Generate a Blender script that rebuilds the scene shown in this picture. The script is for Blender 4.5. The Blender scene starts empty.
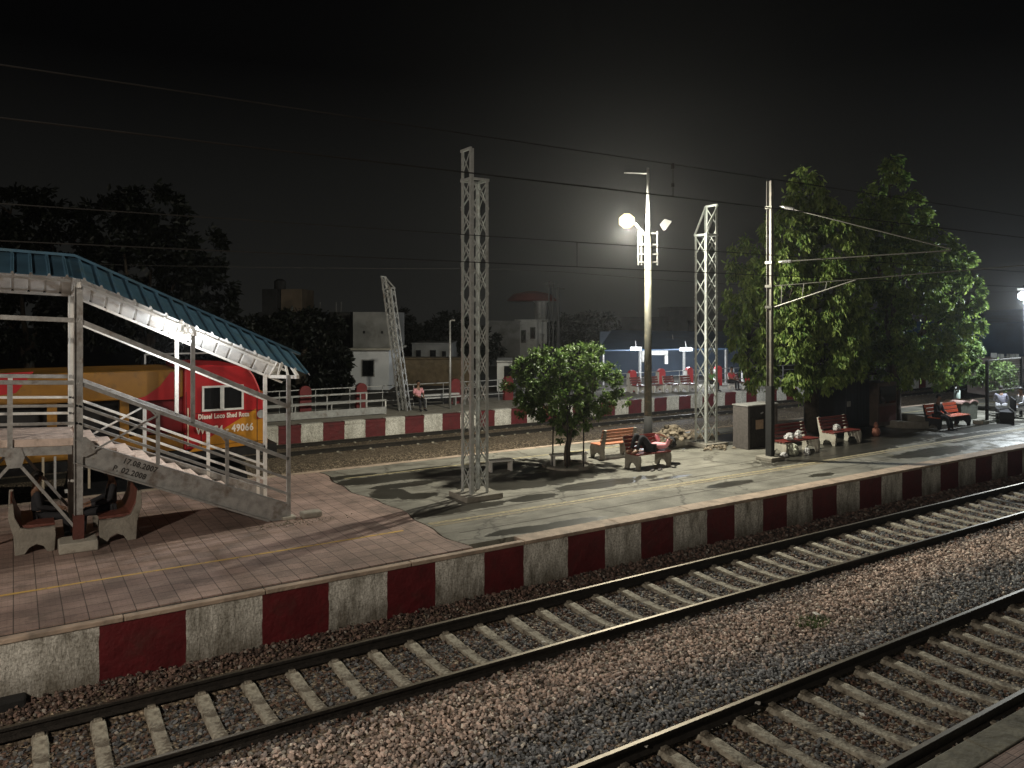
import bpy, bmesh, math, random
import numpy as np
from mathutils import Vector, Matrix

# ------------------------------------------------------------------ camera, sky, lights, exposure
sc = bpy.context.scene
COL = sc.collection
CH = 4.22                                   # eye height above the island platform (z = 0); x runs along the rails, y across them
SN, CS = .8403, .5421
F = 773.0
cam_d = bpy.data.cameras.new('camera'); cam = bpy.data.objects.new('camera', cam_d); COL.objects.link(cam)
cam.location = (0, 0, CH); cam.rotation_euler = (math.radians(90), 0, -math.atan2(CS, SN))
cam_d.sensor_width = 36; cam_d.lens = 36 * F / 1024; cam_d.shift_y = -66 / 1024
cam_d.clip_start = .05; cam_d.clip_end = 2000
sc.camera = cam
sc.view_settings.view_transform = 'Standard'; sc.view_settings.look = 'None'
sc.view_settings.exposure = .5; sc.view_settings.gamma = 1
sc.render.engine = 'CYCLES'
sc.cycles.use_denoising = True
sc.cycles.max_bounces = 6; sc.cycles.volume_bounces = 0
sc.cycles.transparent_max_bounces = 8
sc.cycles.sample_clamp_indirect = 3

world = bpy.data.worlds.new('World'); sc.world = world; world.use_nodes = True
wn = world.node_tree.nodes; wl = world.node_tree.links
bg = wn['Background']
tc = wn.new('ShaderNodeTexCoord'); sep = wn.new('ShaderNodeSeparateXYZ'); wl.new(tc.outputs['Generated'], sep.inputs[0])
rmp = wn.new('ShaderNodeValToRGB'); wl.new(sep.outputs['Z'], rmp.inputs[0]); wl.new(rmp.outputs[0], bg.inputs[0])
rmp.color_ramp.elements[0].position = 0.0; rmp.color_ramp.elements[0].color = (.0085, .0085, .0077, 1)
rmp.color_ramp.elements[1].position = .30; rmp.color_ramp.elements[1].color = (.0004, .0004, .0005, 1)
bg.inputs[1].default_value = 1.0

def light(name, kind, loc, energy, color, size=.1, **kw):
    d = bpy.data.lights.new(name, kind); o = bpy.data.objects.new(name, d); COL.objects.link(o)
    o.location = loc; d.energy = energy; d.color = color
    if kind in ('POINT', 'SPOT'): d.shadow_soft_size = size
    for k, v in kw.items(): setattr(d, k, v)
    return o
def aim(o, tgt):
    o.rotation_euler = (Vector(tgt) - o.location).to_track_quat('-Z', 'Y').to_euler()

# the flood lamp on the tall pole of the island platform
light('flood_lamp_light', 'POINT', (15.86, 18.0, 6.88), 3300, (1.0, .95, .78), .15)
# unseen lamp of the camera's own platform, inferred from the light; no pole built
light('unseen_platform_light', 'POINT', (-8.0, 4.0, 7.5), 3100, (1.0, .88, .74), .15)
light('unseen_platform_light', 'POINT', (13.0, -4.0, 7.5), 70, (.95, .95, .85), .15)  # added fill for the nearest track, no lamp known there
# tube under the stair roof
light('stair_lamp_light', 'POINT', (2.93, 17.15, 3.74), 62, (.96, .98, 1.0), .06)
# flood lamp past the right edge of the frame
light('yard_lamp_light', 'POINT', (36.3, 15.75, 4.95), 2000, (.88, .96, 1.0), .2)

# ------------------------------------------------------------------ placing helpers: a photograph pixel on a known plane -> world point
def cw(X, D, z): return Vector((SN * X + CS * D, SN * D - CS * X, z))
def gp(px, py, z=0.0):
    D = F * (CH - z) / (py - 318); return cw((px - 512) / F * D, D, z)
def at(px, py, D): return cw((px - 512) / F * D, D, CH - (py - 318) / F * D)
def onp(px, py, p):
    k = (px - 512) / F; t = p * (SN * k + CS) / (SN - CS * k); D = SN * p + CS * t
    return Vector((t, p, CH - (py - 318) / F * D))
def tp(px, p): return onp(px, 318, p).x

# ------------------------------------------------------------------ materials
def lin(c): return tuple(x for x in c) + (1,)
MATS = {}
def mat(name, col, rough=.7, metal=0, var=.25, scale=6, bump=0, dirt=None, dscale=2.0, dth=.55, spec=.5, detail=6, bscale=None):
    if name in MATS: return MATS[name]
    m = bpy.data.materials.new(name); m.use_nodes = True; MATS[name] = m
    n, l = m.node_tree.nodes, m.node_tree.links
    b = n['Principled BSDF']; b.inputs['Roughness'].default_value = rough; b.inputs['Metallic'].default_value = metal
    b.inputs['Specular IOR Level'].default_value = spec
    t = n.new('ShaderNodeTexCoord')
    nz = n.new('ShaderNodeTexNoise'); nz.inputs['Scale'].default_value = scale; nz.inputs['Detail'].default_value = detail
    l.new(t.outputs['Object'], nz.inputs['Vector'])
    r = n.new('ShaderNodeValToRGB'); l.new(nz.outputs[0], r.inputs[0])
    r.color_ramp.elements[0].position = .3; r.color_ramp.elements[1].position = .7
    r.color_ramp.elements[0].color = lin([c * (1 - var) for c in col]); r.color_ramp.elements[1].color = lin([min(1, c * (1 + var)) for c in col])
    out = r.outputs[0]
    if dirt:
        n2 = n.new('ShaderNodeTexNoise'); n2.inputs['Scale'].default_value = dscale; n2.inputs['Detail'].default_value = 8; n2.inputs['Roughness'].default_value = .65
        l.new(t.outputs['Object'], n2.inputs['Vector'])
        r2 = n.new('ShaderNodeValToRGB'); l.new(n2.outputs[0], r2.inputs[0])
        r2.color_ramp.elements[0].position = dth - .08; r2.color_ramp.elements[1].position = dth + .1
        mx = n.new('ShaderNodeMix'); mx.data_type = 'RGBA'; l.new(r2.outputs[0], mx.inputs[0]); l.new(out, mx.inputs[6]); mx.inputs[7].default_value = lin(dirt)
        out = mx.outputs[2]
    l.new(out, b.inputs['Base Color'])
    if bump:
        n3 = n.new('ShaderNodeTexNoise'); n3.inputs['Scale'].default_value = bscale or scale * 4; n3.inputs['Detail'].default_value = 6
        l.new(t.outputs['Object'], n3.inputs['Vector'])
        bp = n.new('ShaderNodeBump'); bp.inputs['Strength'].default_value = bump; bp.inputs['Distance'].default_value = .05
        l.new(n3.outputs[0], bp.inputs['Height']); l.new(bp.outputs[0], b.inputs['Normal'])
    return m
def emit(name, col, st):
    m = bpy.data.materials.new(name); m.use_nodes = True; n, l = m.node_tree.nodes, m.node_tree.links
    for x in list(n):
        if x.type == 'BSDF_PRINCIPLED': n.remove(x)
    e = n.new('ShaderNodeEmission'); e.inputs[0].default_value = lin(col); e.inputs[1].default_value = st
    l.new(e.outputs[0], n['Material Output'].inputs[0]); return m
def leafmat(name, a, b_, trans=.35):
    m = bpy.data.materials.new(name); m.use_nodes = True; n, l = m.node_tree.nodes, m.node_tree.links
    p = n['Principled BSDF']; p.inputs['Roughness'].default_value = .5; p.inputs['Specular IOR Level'].default_value = .35
    at_ = n.new('ShaderNodeAttribute'); at_.attribute_name = 'tint'
    mx = n.new('ShaderNodeMix'); mx.data_type = 'RGBA'; l.new(at_.outputs['Fac'], mx.inputs[0]); mx.inputs[6].default_value = lin(a); mx.inputs[7].default_value = lin(b_)
    l.new(mx.outputs[2], p.inputs['Base Color'])
    tr = n.new('ShaderNodeBsdfTranslucent'); l.new(mx.outputs[2], tr.inputs[0])
    ms = n.new('ShaderNodeMixShader'); ms.inputs[0].default_value = trans
    l.new(p.outputs[0], ms.inputs[1]); l.new(tr.outputs[0], ms.inputs[2]); l.new(ms.outputs[0], n['Material Output'].inputs[0])
    return m

M = dict(
    galv=mat('grey_painted_steel', (.36, .36, .35), .45, .3, .22, 9, .15, (.16, .12, .09), 3, .62),
    tower=mat('silver_painted_steel', (.62, .66, .64), .4, .35, .15, 9, .1, (.30, .28, .25), 3, .66),
    whitesteel=mat('white_painted_steel', (.72, .71, .67), .45, 0, .1, 8, .1, (.35, .28, .22), 4, .64),
    rooftop=mat('blue_roof_sheet', (.075, .16, .235), .35, .2, .2, 3, .05, (.10, .16, .18), 2, .6),
    roofunder=mat('white_roof_underside', (.74, .75, .74), .6, 0, .12, 4, .1, (.42, .36, .29), 3, .62),
    conc=mat('weathered_concrete', (.28, .26, .22), .85, 0, .25, 5, .4, (.15, .135, .11), 2.5, .58),
    pconc=mat('pale_concrete', (.42, .40, .34), .8, 0, .2, 6, .3, (.22, .19, .15), 3, .6),
    tread=mat('pinkish_stair_tread', (.62, .50, .43), .75, 0, .15, 6, .3, (.33, .26, .21), 4, .6),
    redpaint=mat('dark_red_paint', (.115, .009, .012), .6, 0, .22, 4, .3, (.085, .02, .018), 2.2, .62, bscale=14),
    darkiron=mat('rail_web_iron', (.028, .024, .02), .7, .4, .4, 12, .3),
    railtop=mat('polished_rail_head', (.20, .175, .14), .5, 1.0, .12, 14),
    black=mat('black_paint', (.012, .012, .012), .85, 0, .3, 6, .2),
    benchred=mat('red_bench_slats', (.17, .028, .022), .45, 0, .2, 9, .2, (.14, .05, .04), 6, .63),
    benchorange=mat('orange_bench_slats', (.72, .15, .07), .4, 0, .12, 9, .1),
    seatterra=mat('terracotta_bench_seat', (.50, .20, .11), .5, 0, .2, 9, .1),
    wood=mat('faded_board', (.085, .075, .07), .75, 0, .25, 12, .3),
    trunk=mat('bark', (.07, .055, .04), .9, 0, .35, 9, .7),
    wire=mat('overhead_wire_metal', (.02, .019, .018), .6, .2, .2, 4),
    glass=mat('dark_window_glass', (.01, .011, .012), .08, 0, .1, 3),
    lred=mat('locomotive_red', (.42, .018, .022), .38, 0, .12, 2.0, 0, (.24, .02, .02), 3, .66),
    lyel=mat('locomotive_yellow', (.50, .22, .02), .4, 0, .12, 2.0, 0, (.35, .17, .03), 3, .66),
    lhood=mat('darker_locomotive_yellow', (.27, .125, .012), .5, 0, .2, 2.0, 0, (.12, .065, .015), 2.5, .6),  # darker copy of the same yellow for the hood
    lblack=mat('locomotive_underframe', (.014, .014, .014), .6, .2, .3, 5, .2),
    cream=mat('cream_paint', (.72, .62, .45), .5, 0, .1, 5),
    letter=mat('white_lettering', (.82, .74, .64), .5, 0, .03, 5),
    stencil=mat('black_stencil_paint', (.035, .032, .03), .7, 0, .1, 9),
    skin=mat('skin', (.22, .12, .075), .55, 0, .08, 9),
    hair=mat('black_hair', (.012, .011, .010), .55, 0, .2, 20),
    pink=mat('pink_cloth', (.78, .36, .40), .85, 0, .15, 14, .3),
    darkcloth=mat('dark_cloth', (.022, .022, .026), .9, 0, .3, 14, .3),
    lightcloth=mat('white_cloth', (.66, .66, .70), .85, 0, .1, 14, .3),
    violet=mat('grey_violet_cloth', (.36, .35, .44), .85, 0, .1, 14, .3),
    redcloth=mat('red_cloth', (.55, .06, .07), .85, 0, .1, 14, .3),
    greencloth=mat('green_cloth', (.16, .32, .10), .85, 0, .1, 14, .3),
    bluesheet=mat('dark_blue_shed_sheet', (.035, .075, .14), .5, .1, .25, 1, .1),
    wallgrey=mat('grey_plaster', (.22, .22, .21), .85, 0, .2, 1.2, .2, (.12, .115, .10), .8, .58),
    wallwhite=mat('whitewashed_plaster', (.70, .70, .67), .85, 0, .15, 1.2, .2, (.26, .25, .22), .9, .6),
    brick=mat('dull_brown_wall', (.16, .12, .07), .9, 0, .3, 3, .4),
    dark=mat('dark_wall', (.05, .048, .045), .9, 0, .3, 1.5, .2),  # one dark tone for background buildings and small parts
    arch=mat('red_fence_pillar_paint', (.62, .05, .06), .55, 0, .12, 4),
    archshaded=mat('shaded_red_fence_pillar_paint', (.16, .018, .02), .7, 0, .2, 4),  # copy of the pillar red with shade put into the colour, left pillars
    rubble=mat('broken_masonry', (.36, .30, .22), .9, 0, .35, 6, .5),
    plastic=mat('white_plastic_bag', (.50, .50, .50), .4, 0, .06, 8, .3),
    navy=mat('navy_kiosk_sheet', (.012, .020, .034), .5, .1, .3, 2, .1),
    planter=mat('mossy_concrete', (.13, .14, .11), .85, 0, .25, 6, .3),
    planterrim=mat('pink_washed_rim', (.62, .40, .36), .7, 0, .15, 6, .2),
    dirt=mat('dry_soil', (.12, .085, .055), .95, 0, .35, 4, .6),
)

# ------------------------------------------------------------------ mesh helpers
class MB:
    def __init__(s): s.v = []; s.f = []; s.mi = []
    def add(s, vs, fs, mi=0):
        o = len(s.v); s.v += [tuple(v) for v in vs]; s.f += [tuple(i + o for i in f) for f in fs]; s.mi += [mi] * len(fs); return s
    def box(s, x0, x1, y0, y1, z0, z1, mi=0):
        return s.add([(x, y, z) for z in (z0, z1) for y in (y0, y1) for x in (x0, x1)],
                     [(0, 2, 3, 1), (4, 5, 7, 6), (0, 1, 5, 4), (2, 6, 7, 3), (0, 4, 6, 2), (1, 3, 7, 5)], mi)
    def bar(s, a, b, w, h=None, up=(0, 0, 1), mi=0):
        h = h or w; a = Vector(a); b = Vector(b); d = (b - a).normalized(); up = Vector(up)
        if abs(d.dot(up)) > .97: up = Vector((1, 0, 0))
        sd = d.cross(up).normalized(); u = sd.cross(d).normalized()
        vs = [p + sd * x * w / 2 + u * y * h / 2 for p in (a, b) for x, y in ((-1, -1), (1, -1), (1, 1), (-1, 1))]
        return s.add(vs, [(3, 2, 1, 0), (4, 5, 6, 7), (0, 1, 5, 4), (1, 2, 6, 5), (2, 3, 7, 6), (3, 0, 4, 7)], mi)
    def angle(s, a, b, w, th=.008, q=(1, 1), mi=0):       # L section between two points
        a = Vector(a); b = Vector(b)
        s.bar(a + Vector((q[0] * w / 2, q[1] * th / 2, 0)), b + Vector((q[0] * w / 2, q[1] * th / 2, 0)), w, th, (0, 1, 0), mi)
        s.bar(a + Vector((q[0] * th / 2, q[1] * (w / 2 + th), 0)), b + Vector((q[0] * th / 2, q[1] * (w / 2 + th), 0)), th, w, (0, 1, 0), mi)
        return s
    def tube(s, pts, r, n=8, mi=0, cap=True):
        pts = [Vector(p) for p in pts]; rs = r if isinstance(r, (list, tuple)) else [r] * len(pts)
        o = len(s.v); ref = None
        for i, p in enumerate(pts):
            d = (pts[min(i + 1, len(pts) - 1)] - pts[max(i - 1, 0)]).normalized()
            up = Vector((0, 0, 1)) if abs(d.z) < .9 else Vector((1, 0, 0))
            if ref is not None: up = ref
            sd = d.cross(up).normalized(); u = sd.cross(d).normalized(); ref = u
            for k in range(n):
                a = 2 * math.pi * k / n; s.v.append(tuple(p + (sd * math.cos(a) + u * math.sin(a)) * rs[i]))
        for i in range(len(pts) - 1):
            for k in range(n):
                s.f.append((o + i * n + k, o + i * n + (k + 1) % n, o + (i + 1) * n + (k + 1) % n, o + (i + 1) * n + k)); s.mi.append(mi)
        if cap:
            s.f.append(tuple(o + k for k in reversed(range(n)))); s.mi.append(mi)
            s.f.append(tuple(o + (len(pts) - 1) * n + k for k in range(n))); s.mi.append(mi)
        return s
    def prism(s, poly, axis, a, b, mi=0):                  # poly (u,v); axis 'y': u->x v->z ; 'x': u->y v->z ; 'z': u->x v->y
        def P(u, v, w): return {'y': (u, w, v), 'x': (w, u, v), 'z': (u, v, w)}[axis]
        n = len(poly); vs = [P(u, v, a) for u, v in poly] + [P(u, v, b) for u, v in poly]
        return s.add(vs, [tuple(range(n)), tuple(reversed(range(n, 2 * n)))] + [(i, i + n, (i + 1) % n + n, (i + 1) % n) for i in range(n)], mi)
    def build(s, name, m, parent=None, smooth=False, bevel=0, fix=True):
        me = bpy.data.meshes.new(name); me.from_pydata(s.v, [], s.f)
        for x in (m if isinstance(m, (list, tuple)) else [m]): me.materials.append(x)
        me.polygons.foreach_set('material_index', s.mi)
        if fix:
            bm = bmesh.new(); bm.from_mesh(me); bmesh.ops.recalc_face_normals(bm, faces=bm.faces); bm.to_mesh(me); bm.free()
        if smooth: me.polygons.foreach_set('use_smooth', [True] * len(me.polygons))
        me.update()
        o = bpy.data.objects.new(name, me); COL.objects.link(o)
        if parent: o.parent = parent
        if bevel:
            md = o.modifiers.new('bevel', 'BEVEL'); md.width = bevel; md.segments = 2; md.limit_method = 'ANGLE'
        return o
def tag(o, label=None, cat=None, group=None, kind=None):
    if label: o['label'] = label
    if cat: o['category'] = cat
    if group: o['group'] = group
    if kind: o['kind'] = kind
    return o
def thing(name, label, cat, loc=(0, 0, 0), rz=0, group=None):
    o = bpy.data.objects.new(name, None); COL.objects.link(o); o.location = loc; o.rotation_euler = (0, 0, rz); o.empty_display_size = .2
    return tag(o, label, cat, group)
CHILD = {}
def copy_tree(o, loc, rz=None, label=None, group=None, scale=None):
    kids = [(c, [g for g in bpy.data.objects if g.parent == c]) for c in bpy.data.objects if c.parent == o]
    r = o.copy(); COL.objects.link(r); r.location = loc
    if rz is not None: r.rotation_euler = (0, 0, rz)
    if scale: r.scale = scale
    if label: r['label'] = label
    if group: r['group'] = group
    for c, gs in kids:
        k = c.copy(); COL.objects.link(k); k.parent = r
        for g in gs:
            h = g.copy(); COL.objects.link(h); h.parent = k
    return r
def text(name, body, size, loc, rot, m, parent=None, ext=.003, spacing=1.0, sx=1.0, bold=0.0):
    cu = bpy.data.curves.new(name, 'FONT'); cu.body = body; cu.size = size; cu.extrude = ext; cu.space_character = spacing; cu.offset = bold; cu.resolution_u = 3
    o = bpy.data.objects.new(name, cu); COL.objects.link(o)
    me = bpy.data.meshes.new_from_object(o.evaluated_get(bpy.context.evaluated_depsgraph_get())); me.materials.clear(); me.materials.append(m)
    bpy.data.objects.remove(o); o = bpy.data.objects.new(name, me); COL.objects.link(o)
    o.location = loc; o.rotation_euler = rot; o.scale = (sx, 1, 1)
    if parent: o.parent = parent
    return o
rng = np.random.default_rng(7); random.seed(7)

# ------------------------------------------------------------------ the ground, platforms, ballast
P0 = 12.12          # near edge of the island platform
JT = 7.05           # joint between paved and concrete part
def nodes(name):
    m = bpy.data.materials.new(name); m.use_nodes = True; n, l = m.node_tree.nodes, m.node_tree.links
    return m, n, l, n['Principled BSDF']
def ramp(n, l, src, p0, c0, p1, c1):
    r = n.new('ShaderNodeValToRGB'); l.new(src, r.inputs[0]); e = r.color_ramp.elements
    e[0].position = p0; e[1].position = p1; e[0].color = lin(c0); e[1].color = lin(c1); return r.outputs[0]
def mixc(n, l, fac, a, b, mode='MIX'):
    x = n.new('ShaderNodeMix'); x.data_type = 'RGBA'; x.blend_type = mode
    for i, s in ((0, fac), (6, a), (7, b)):
        if hasattr(s, 'links'): l.new(s, x.inputs[i])
        else: x.inputs[i].default_value = s if i == 0 else lin(s)
    return x.outputs[2]
def math_(n, l, op, a, b=None, c=None, clamp=False):
    x = n.new('ShaderNodeMath'); x.operation = op; x.use_clamp = clamp
    for i, s in enumerate((a, b, c)):
        if s is None: continue
        if hasattr(s, 'links'): l.new(s, x.inputs[i])
        else: x.inputs[i].default_value = s
    return x.outputs[0]
def noise(n, l, vec, scale, detail=5, rough=.55):
    x = n.new('ShaderNodeTexNoise'); x.inputs['Scale'].default_value = scale; x.inputs['Detail'].default_value = detail; x.inputs['Roughness'].default_value = rough
    l.new(vec, x.inputs['Vector']); return x.outputs[0]
def ellipse_mask(n, l, vec, spots, nz, amp=.9):
    """union of soft-edged spots (x, y, rx, ry) with a noisy outline: spilt water, plus shade of the small tree painted into the slab"""
    s = n.new('ShaderNodeSeparateXYZ'); l.new(vec, s.inputs[0]); acc = None
    for (cx, cy, rx, ry) in spots:
        a = math_(n, l, 'POWER', math_(n, l, 'ABSOLUTE', math_(n, l, 'DIVIDE', math_(n, l, 'SUBTRACT', s.outputs[0], cx), rx)), 2)
        b = math_(n, l, 'POWER', math_(n, l, 'ABSOLUTE', math_(n, l, 'DIVIDE', math_(n, l, 'SUBTRACT', s.outputs[1], cy), ry)), 2)
        d = math_(n, l, 'SUBTRACT', 1.0, math_(n, l, 'ADD', a, b))
        acc = d if acc is None else math_(n, l, 'MAXIMUM', acc, d)
    w = math_(n, l, 'MULTIPLY_ADD', math_(n, l, 'SUBTRACT', nz, .5), amp * 4, acc)
    return math_(n, l, 'MULTIPLY', w, 7.0, clamp=True)

def concrete_platform():
    m, n, l, b = nodes('island_concrete')
    g = n.new('ShaderNodeNewGeometry'); v = g.outputs['Position']
    base = ramp(n, l, noise(n, l, v, 1.1, 8, .6), .3, (.125, .12, .10), .70, (.29, .278, .235))
    fine = ramp(n, l, noise(n, l, v, 28, 6, .7), .3, (.72, .72, .72), .7, (1.15, 1.15, 1.15))
    base = mixc(n, l, .8, base, fine, 'MULTIPLY')
    stm = n.new('ShaderNodeMapping'); stm.inputs['Scale'].default_value = (.35, 1.3, 1); l.new(v, stm.inputs[0])
    base = mixc(n, l, math_(n, l, 'MULTIPLY', ramp_f(n, l, noise(n, l, stm.outputs[0], 1.5, 9, .68), .50, .62), .62), base, (.075, .068, .052))
    # cracks
    vo = n.new('ShaderNodeTexVoronoi'); vo.feature = 'DISTANCE_TO_EDGE'; vo.inputs['Scale'].default_value = .42
    mp = n.new('ShaderNodeVectorMath'); mp.operation = 'ADD'; l.new(v, mp.inputs[0])
    nz = n.new('ShaderNodeTexNoise'); nz.inputs['Scale'].default_value = 4.5; nz.inputs['Detail'].default_value = 8; l.new(v, nz.inputs['Vector'])
    sc_ = n.new('ShaderNodeVectorMath'); sc_.operation = 'SCALE'; l.new(nz.outputs['Color'], sc_.inputs[0]); sc_.inputs['Scale'].default_value = .38; l.new(sc_.outputs[0], mp.inputs[1])
    l.new(mp.outputs[0], vo.inputs['Vector'])
    crack = ramp(n, l, vo.outputs[0], .004, (0, 0, 0), .016, (1, 1, 1))
    base = mixc(n, l, math_(n, l, 'MULTIPLY', math_(n, l, 'SUBTRACT', 1, crack), .7), base, (.05, .045, .035))
    nz2 = math_(n, l, 'ADD', math_(n, l, 'MULTIPLY', noise(n, l, v, .75, 6, .6), .5), math_(n, l, 'MULTIPLY', noise(n, l, v, 4.0, 9, .75), .5))
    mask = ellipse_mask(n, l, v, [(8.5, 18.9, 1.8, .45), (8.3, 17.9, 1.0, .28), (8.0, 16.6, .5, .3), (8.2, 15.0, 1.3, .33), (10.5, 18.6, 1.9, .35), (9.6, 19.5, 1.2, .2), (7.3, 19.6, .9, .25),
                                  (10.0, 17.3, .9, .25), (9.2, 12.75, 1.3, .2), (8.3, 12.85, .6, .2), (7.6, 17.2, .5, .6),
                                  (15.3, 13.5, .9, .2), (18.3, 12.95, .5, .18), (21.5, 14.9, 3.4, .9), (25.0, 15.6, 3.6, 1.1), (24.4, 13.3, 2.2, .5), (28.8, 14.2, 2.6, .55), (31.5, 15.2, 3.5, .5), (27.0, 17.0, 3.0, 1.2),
                                  (34, 13.6, 3.0, .35), (12.6, 15.3, 1.7, .38), (11.3, 16.6, 2.0, .8), (10.3, 15.0, .7, .3), (14.6, 14.9, .9, .12), (19.0, 18.8, 2.2, 1.1), (21.8, 19.0, 2.6, 1.0)], nz2, 1.15)  # the two broad spots by the small tree also paint its shadow
    wet_shade = mixc(n, l, math_(n, l, 'MULTIPLY', mask, .88), base, (.022, .020, .016))
    l.new(wet_shade, b.inputs['Base Color'])
    far = math_(n, l, 'MULTIPLY', math_(n, l, 'SUBTRACT', n_x(n, l, v), 17.5), .25, clamp=True)   # the slab past the trees has just been washed
    film = math_(n, l, 'MULTIPLY', far, ramp_f(n, l, noise(n, l, v, 1.3, 5, .55), .38, .62))
    w2 = math_(n, l, 'MAXIMUM', mask, film)
    l.new(math_(n, l, 'MULTIPLY_ADD', w2, -.48, .80), b.inputs['Roughness'])
    bp = n.new('ShaderNodeBump'); bp.inputs['Strength'].default_value = .35; bp.inputs['Distance'].default_value = .02
    h = math_(n, l, 'MULTIPLY', noise(n, l, v, 16, 6, .65), math_(n, l, 'MULTIPLY_ADD', w2, -.85, 1)); l.new(h, bp.inputs['Height']); l.new(bp.outputs[0], b.inputs['Normal'])
    return m
def n_x(n, l, v):
    s = n.new('ShaderNodeSeparateXYZ'); l.new(v, s.inputs[0]); return s.outputs[0]
def ramp_f(n, l, src, a, b):
    x = n.new('ShaderNodeMapRange'); l.new(src, x.inputs[0]); x.inputs[1].default_value = a; x.inputs[2].default_value = b; return x.outputs[0]
def paver_mat(name, c1, c2, sz=.30, rough=.75):
    m, n, l, b = nodes(name)
    g = n.new('ShaderNodeNewGeometry'); v = g.outputs['Position']
    br = n.new('ShaderNodeTexBrick'); l.new(v, br.inputs['Vector']); br.offset = 0.0; br.inputs['Scale'].default_value = 1.0
    br.inputs['Brick Width'].default_value = sz; br.inputs['Row Height'].default_value = sz; br.inputs['Mortar Size'].default_value = .008; br.inputs['Mortar Smooth'].default_value = .3
    br.inputs['Color1'].default_value = lin(c1); br.inputs['Color2'].default_value = lin(c2); br.inputs['Mortar'].default_value = (.12, .09, .075, 1); br.inputs['Bias'].default_value = -.1
    # ribs cast into every paver
    w = n.new('ShaderNodeTexBrick'); l.new(v, w.inputs['Vector']); w.offset = .5; w.inputs['Scale'].default_value = 1.0
    w.inputs['Brick Width'].default_value = sz / 2; w.inputs['Row Height'].default_value = sz / 6; w.inputs['Mortar Size'].default_value = .006; w.inputs['Mortar Smooth'].default_value = .6
    w.inputs['Color1'].default_value = (1, 1, 1, 1); w.inputs['Color2'].default_value = (.86, .86, .86, 1); w.inputs['Mortar'].default_value = (.62, .62, .62, 1)
    c = mixc(n, l, .75, br.outputs[0], w.outputs[0], 'MULTIPLY')
    c = mixc(n, l, .85, c, ramp(n, l, noise(n, l, v, .9, 8, .65), .32, (.45, .43, .41), .66, (1.25, 1.2, 1.18)), 'MULTIPLY')
    c = mixc(n, l, .7, c, ramp(n, l, noise(n, l, v, 30, 5, .7), .3, (.75, .75, .75), .7, (1.15, 1.15, 1.15)), 'MULTIPLY')
    s = noise(n, l, v, 1.7, 7, .6); c = mixc(n, l, math_(n, l, 'MULTIPLY', ramp_f(n, l, s, .58, .68), .55), c, (.085, .065, .052))
    l.new(c, b.inputs['Base Color']); b.inputs['Roughness'].default_value = rough
    bp = n.new('ShaderNodeBump'); bp.inputs['Strength'].default_value = .5; bp.inputs['Distance'].default_value = .01
    l.new(math_(n, l, 'ADD', math_(n, l, 'MULTIPLY', br.outputs['Fac'], -1.0), math_(n, l, 'MULTIPLY', w.outputs['Fac'], -.6)), bp.inputs['Height']); l.new(bp.outputs[0], b.inputs['Normal'])
    return m
pave = paver_mat('pink_ribbed_pavers', (.41, .30, .26), (.31, .235, .205))
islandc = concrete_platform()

def sheet(name, x0, x1, y0, y1, z, m, jx0=None, kind='structure', thick=.0, ny=1):
    mb = MB(); mb.box(x0, x1, y0, y1, z - .3, z); o = mb.build(name, m); tag(o, kind=kind); return o
soil = mat('dark_soil_ground', (.05, .042, .032), .95, 0, .35, .7, .4)
g = MB(); g.add([(-300, -200, -1.25), (500, -200, -1.25), (500, 500, -1.25), (-300, 500, -1.25)], [(0, 1, 2, 3)]); tag(g.build('ground', soil), kind='structure')
# island platform: paved part and concrete part; the joint between them wanders a little
def slab(name, m, xs, y0, y1, z0, z1, jointside):
    mb = MB(); ys = np.linspace(y0, y1, 24); jo = [JT + .10 * math.sin(y * 1.3) + .05 * math.sin(y * 4.1 + 1) - .02 * (y - 16) for y in ys]
    vs, fs = [], []
    for y, j in zip(ys, jo):
        a, b = (xs, j - .02) if jointside == 'r' else (j + .02, xs)
        vs += [(a, y, z1), (b, y, z1), (a, y, z0), (b, y, z0)]
    for i in range(len(ys) - 1):
        o = 4 * i; fs += [(o, o + 1, o + 5, o + 4), (o + 2, o + 6, o + 7, o + 3), (o, o + 4, o + 6, o + 2), (o + 1, o + 3, o + 7, o + 5)]
    fs += [(0, 2, 3, 1)]; o = 4 * (len(ys) - 1); fs += [(o, o + 1, o + 3, o + 2)]
    mb.add(vs, fs); return tag(mb.build(name, m), kind='structure')
slab('platform', pave, -25, 12.36, 20.62, -.6, 0, 'r')
slab('platform', islandc, 130, 12.54, 20.62, -.6, 0, 'l')
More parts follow.
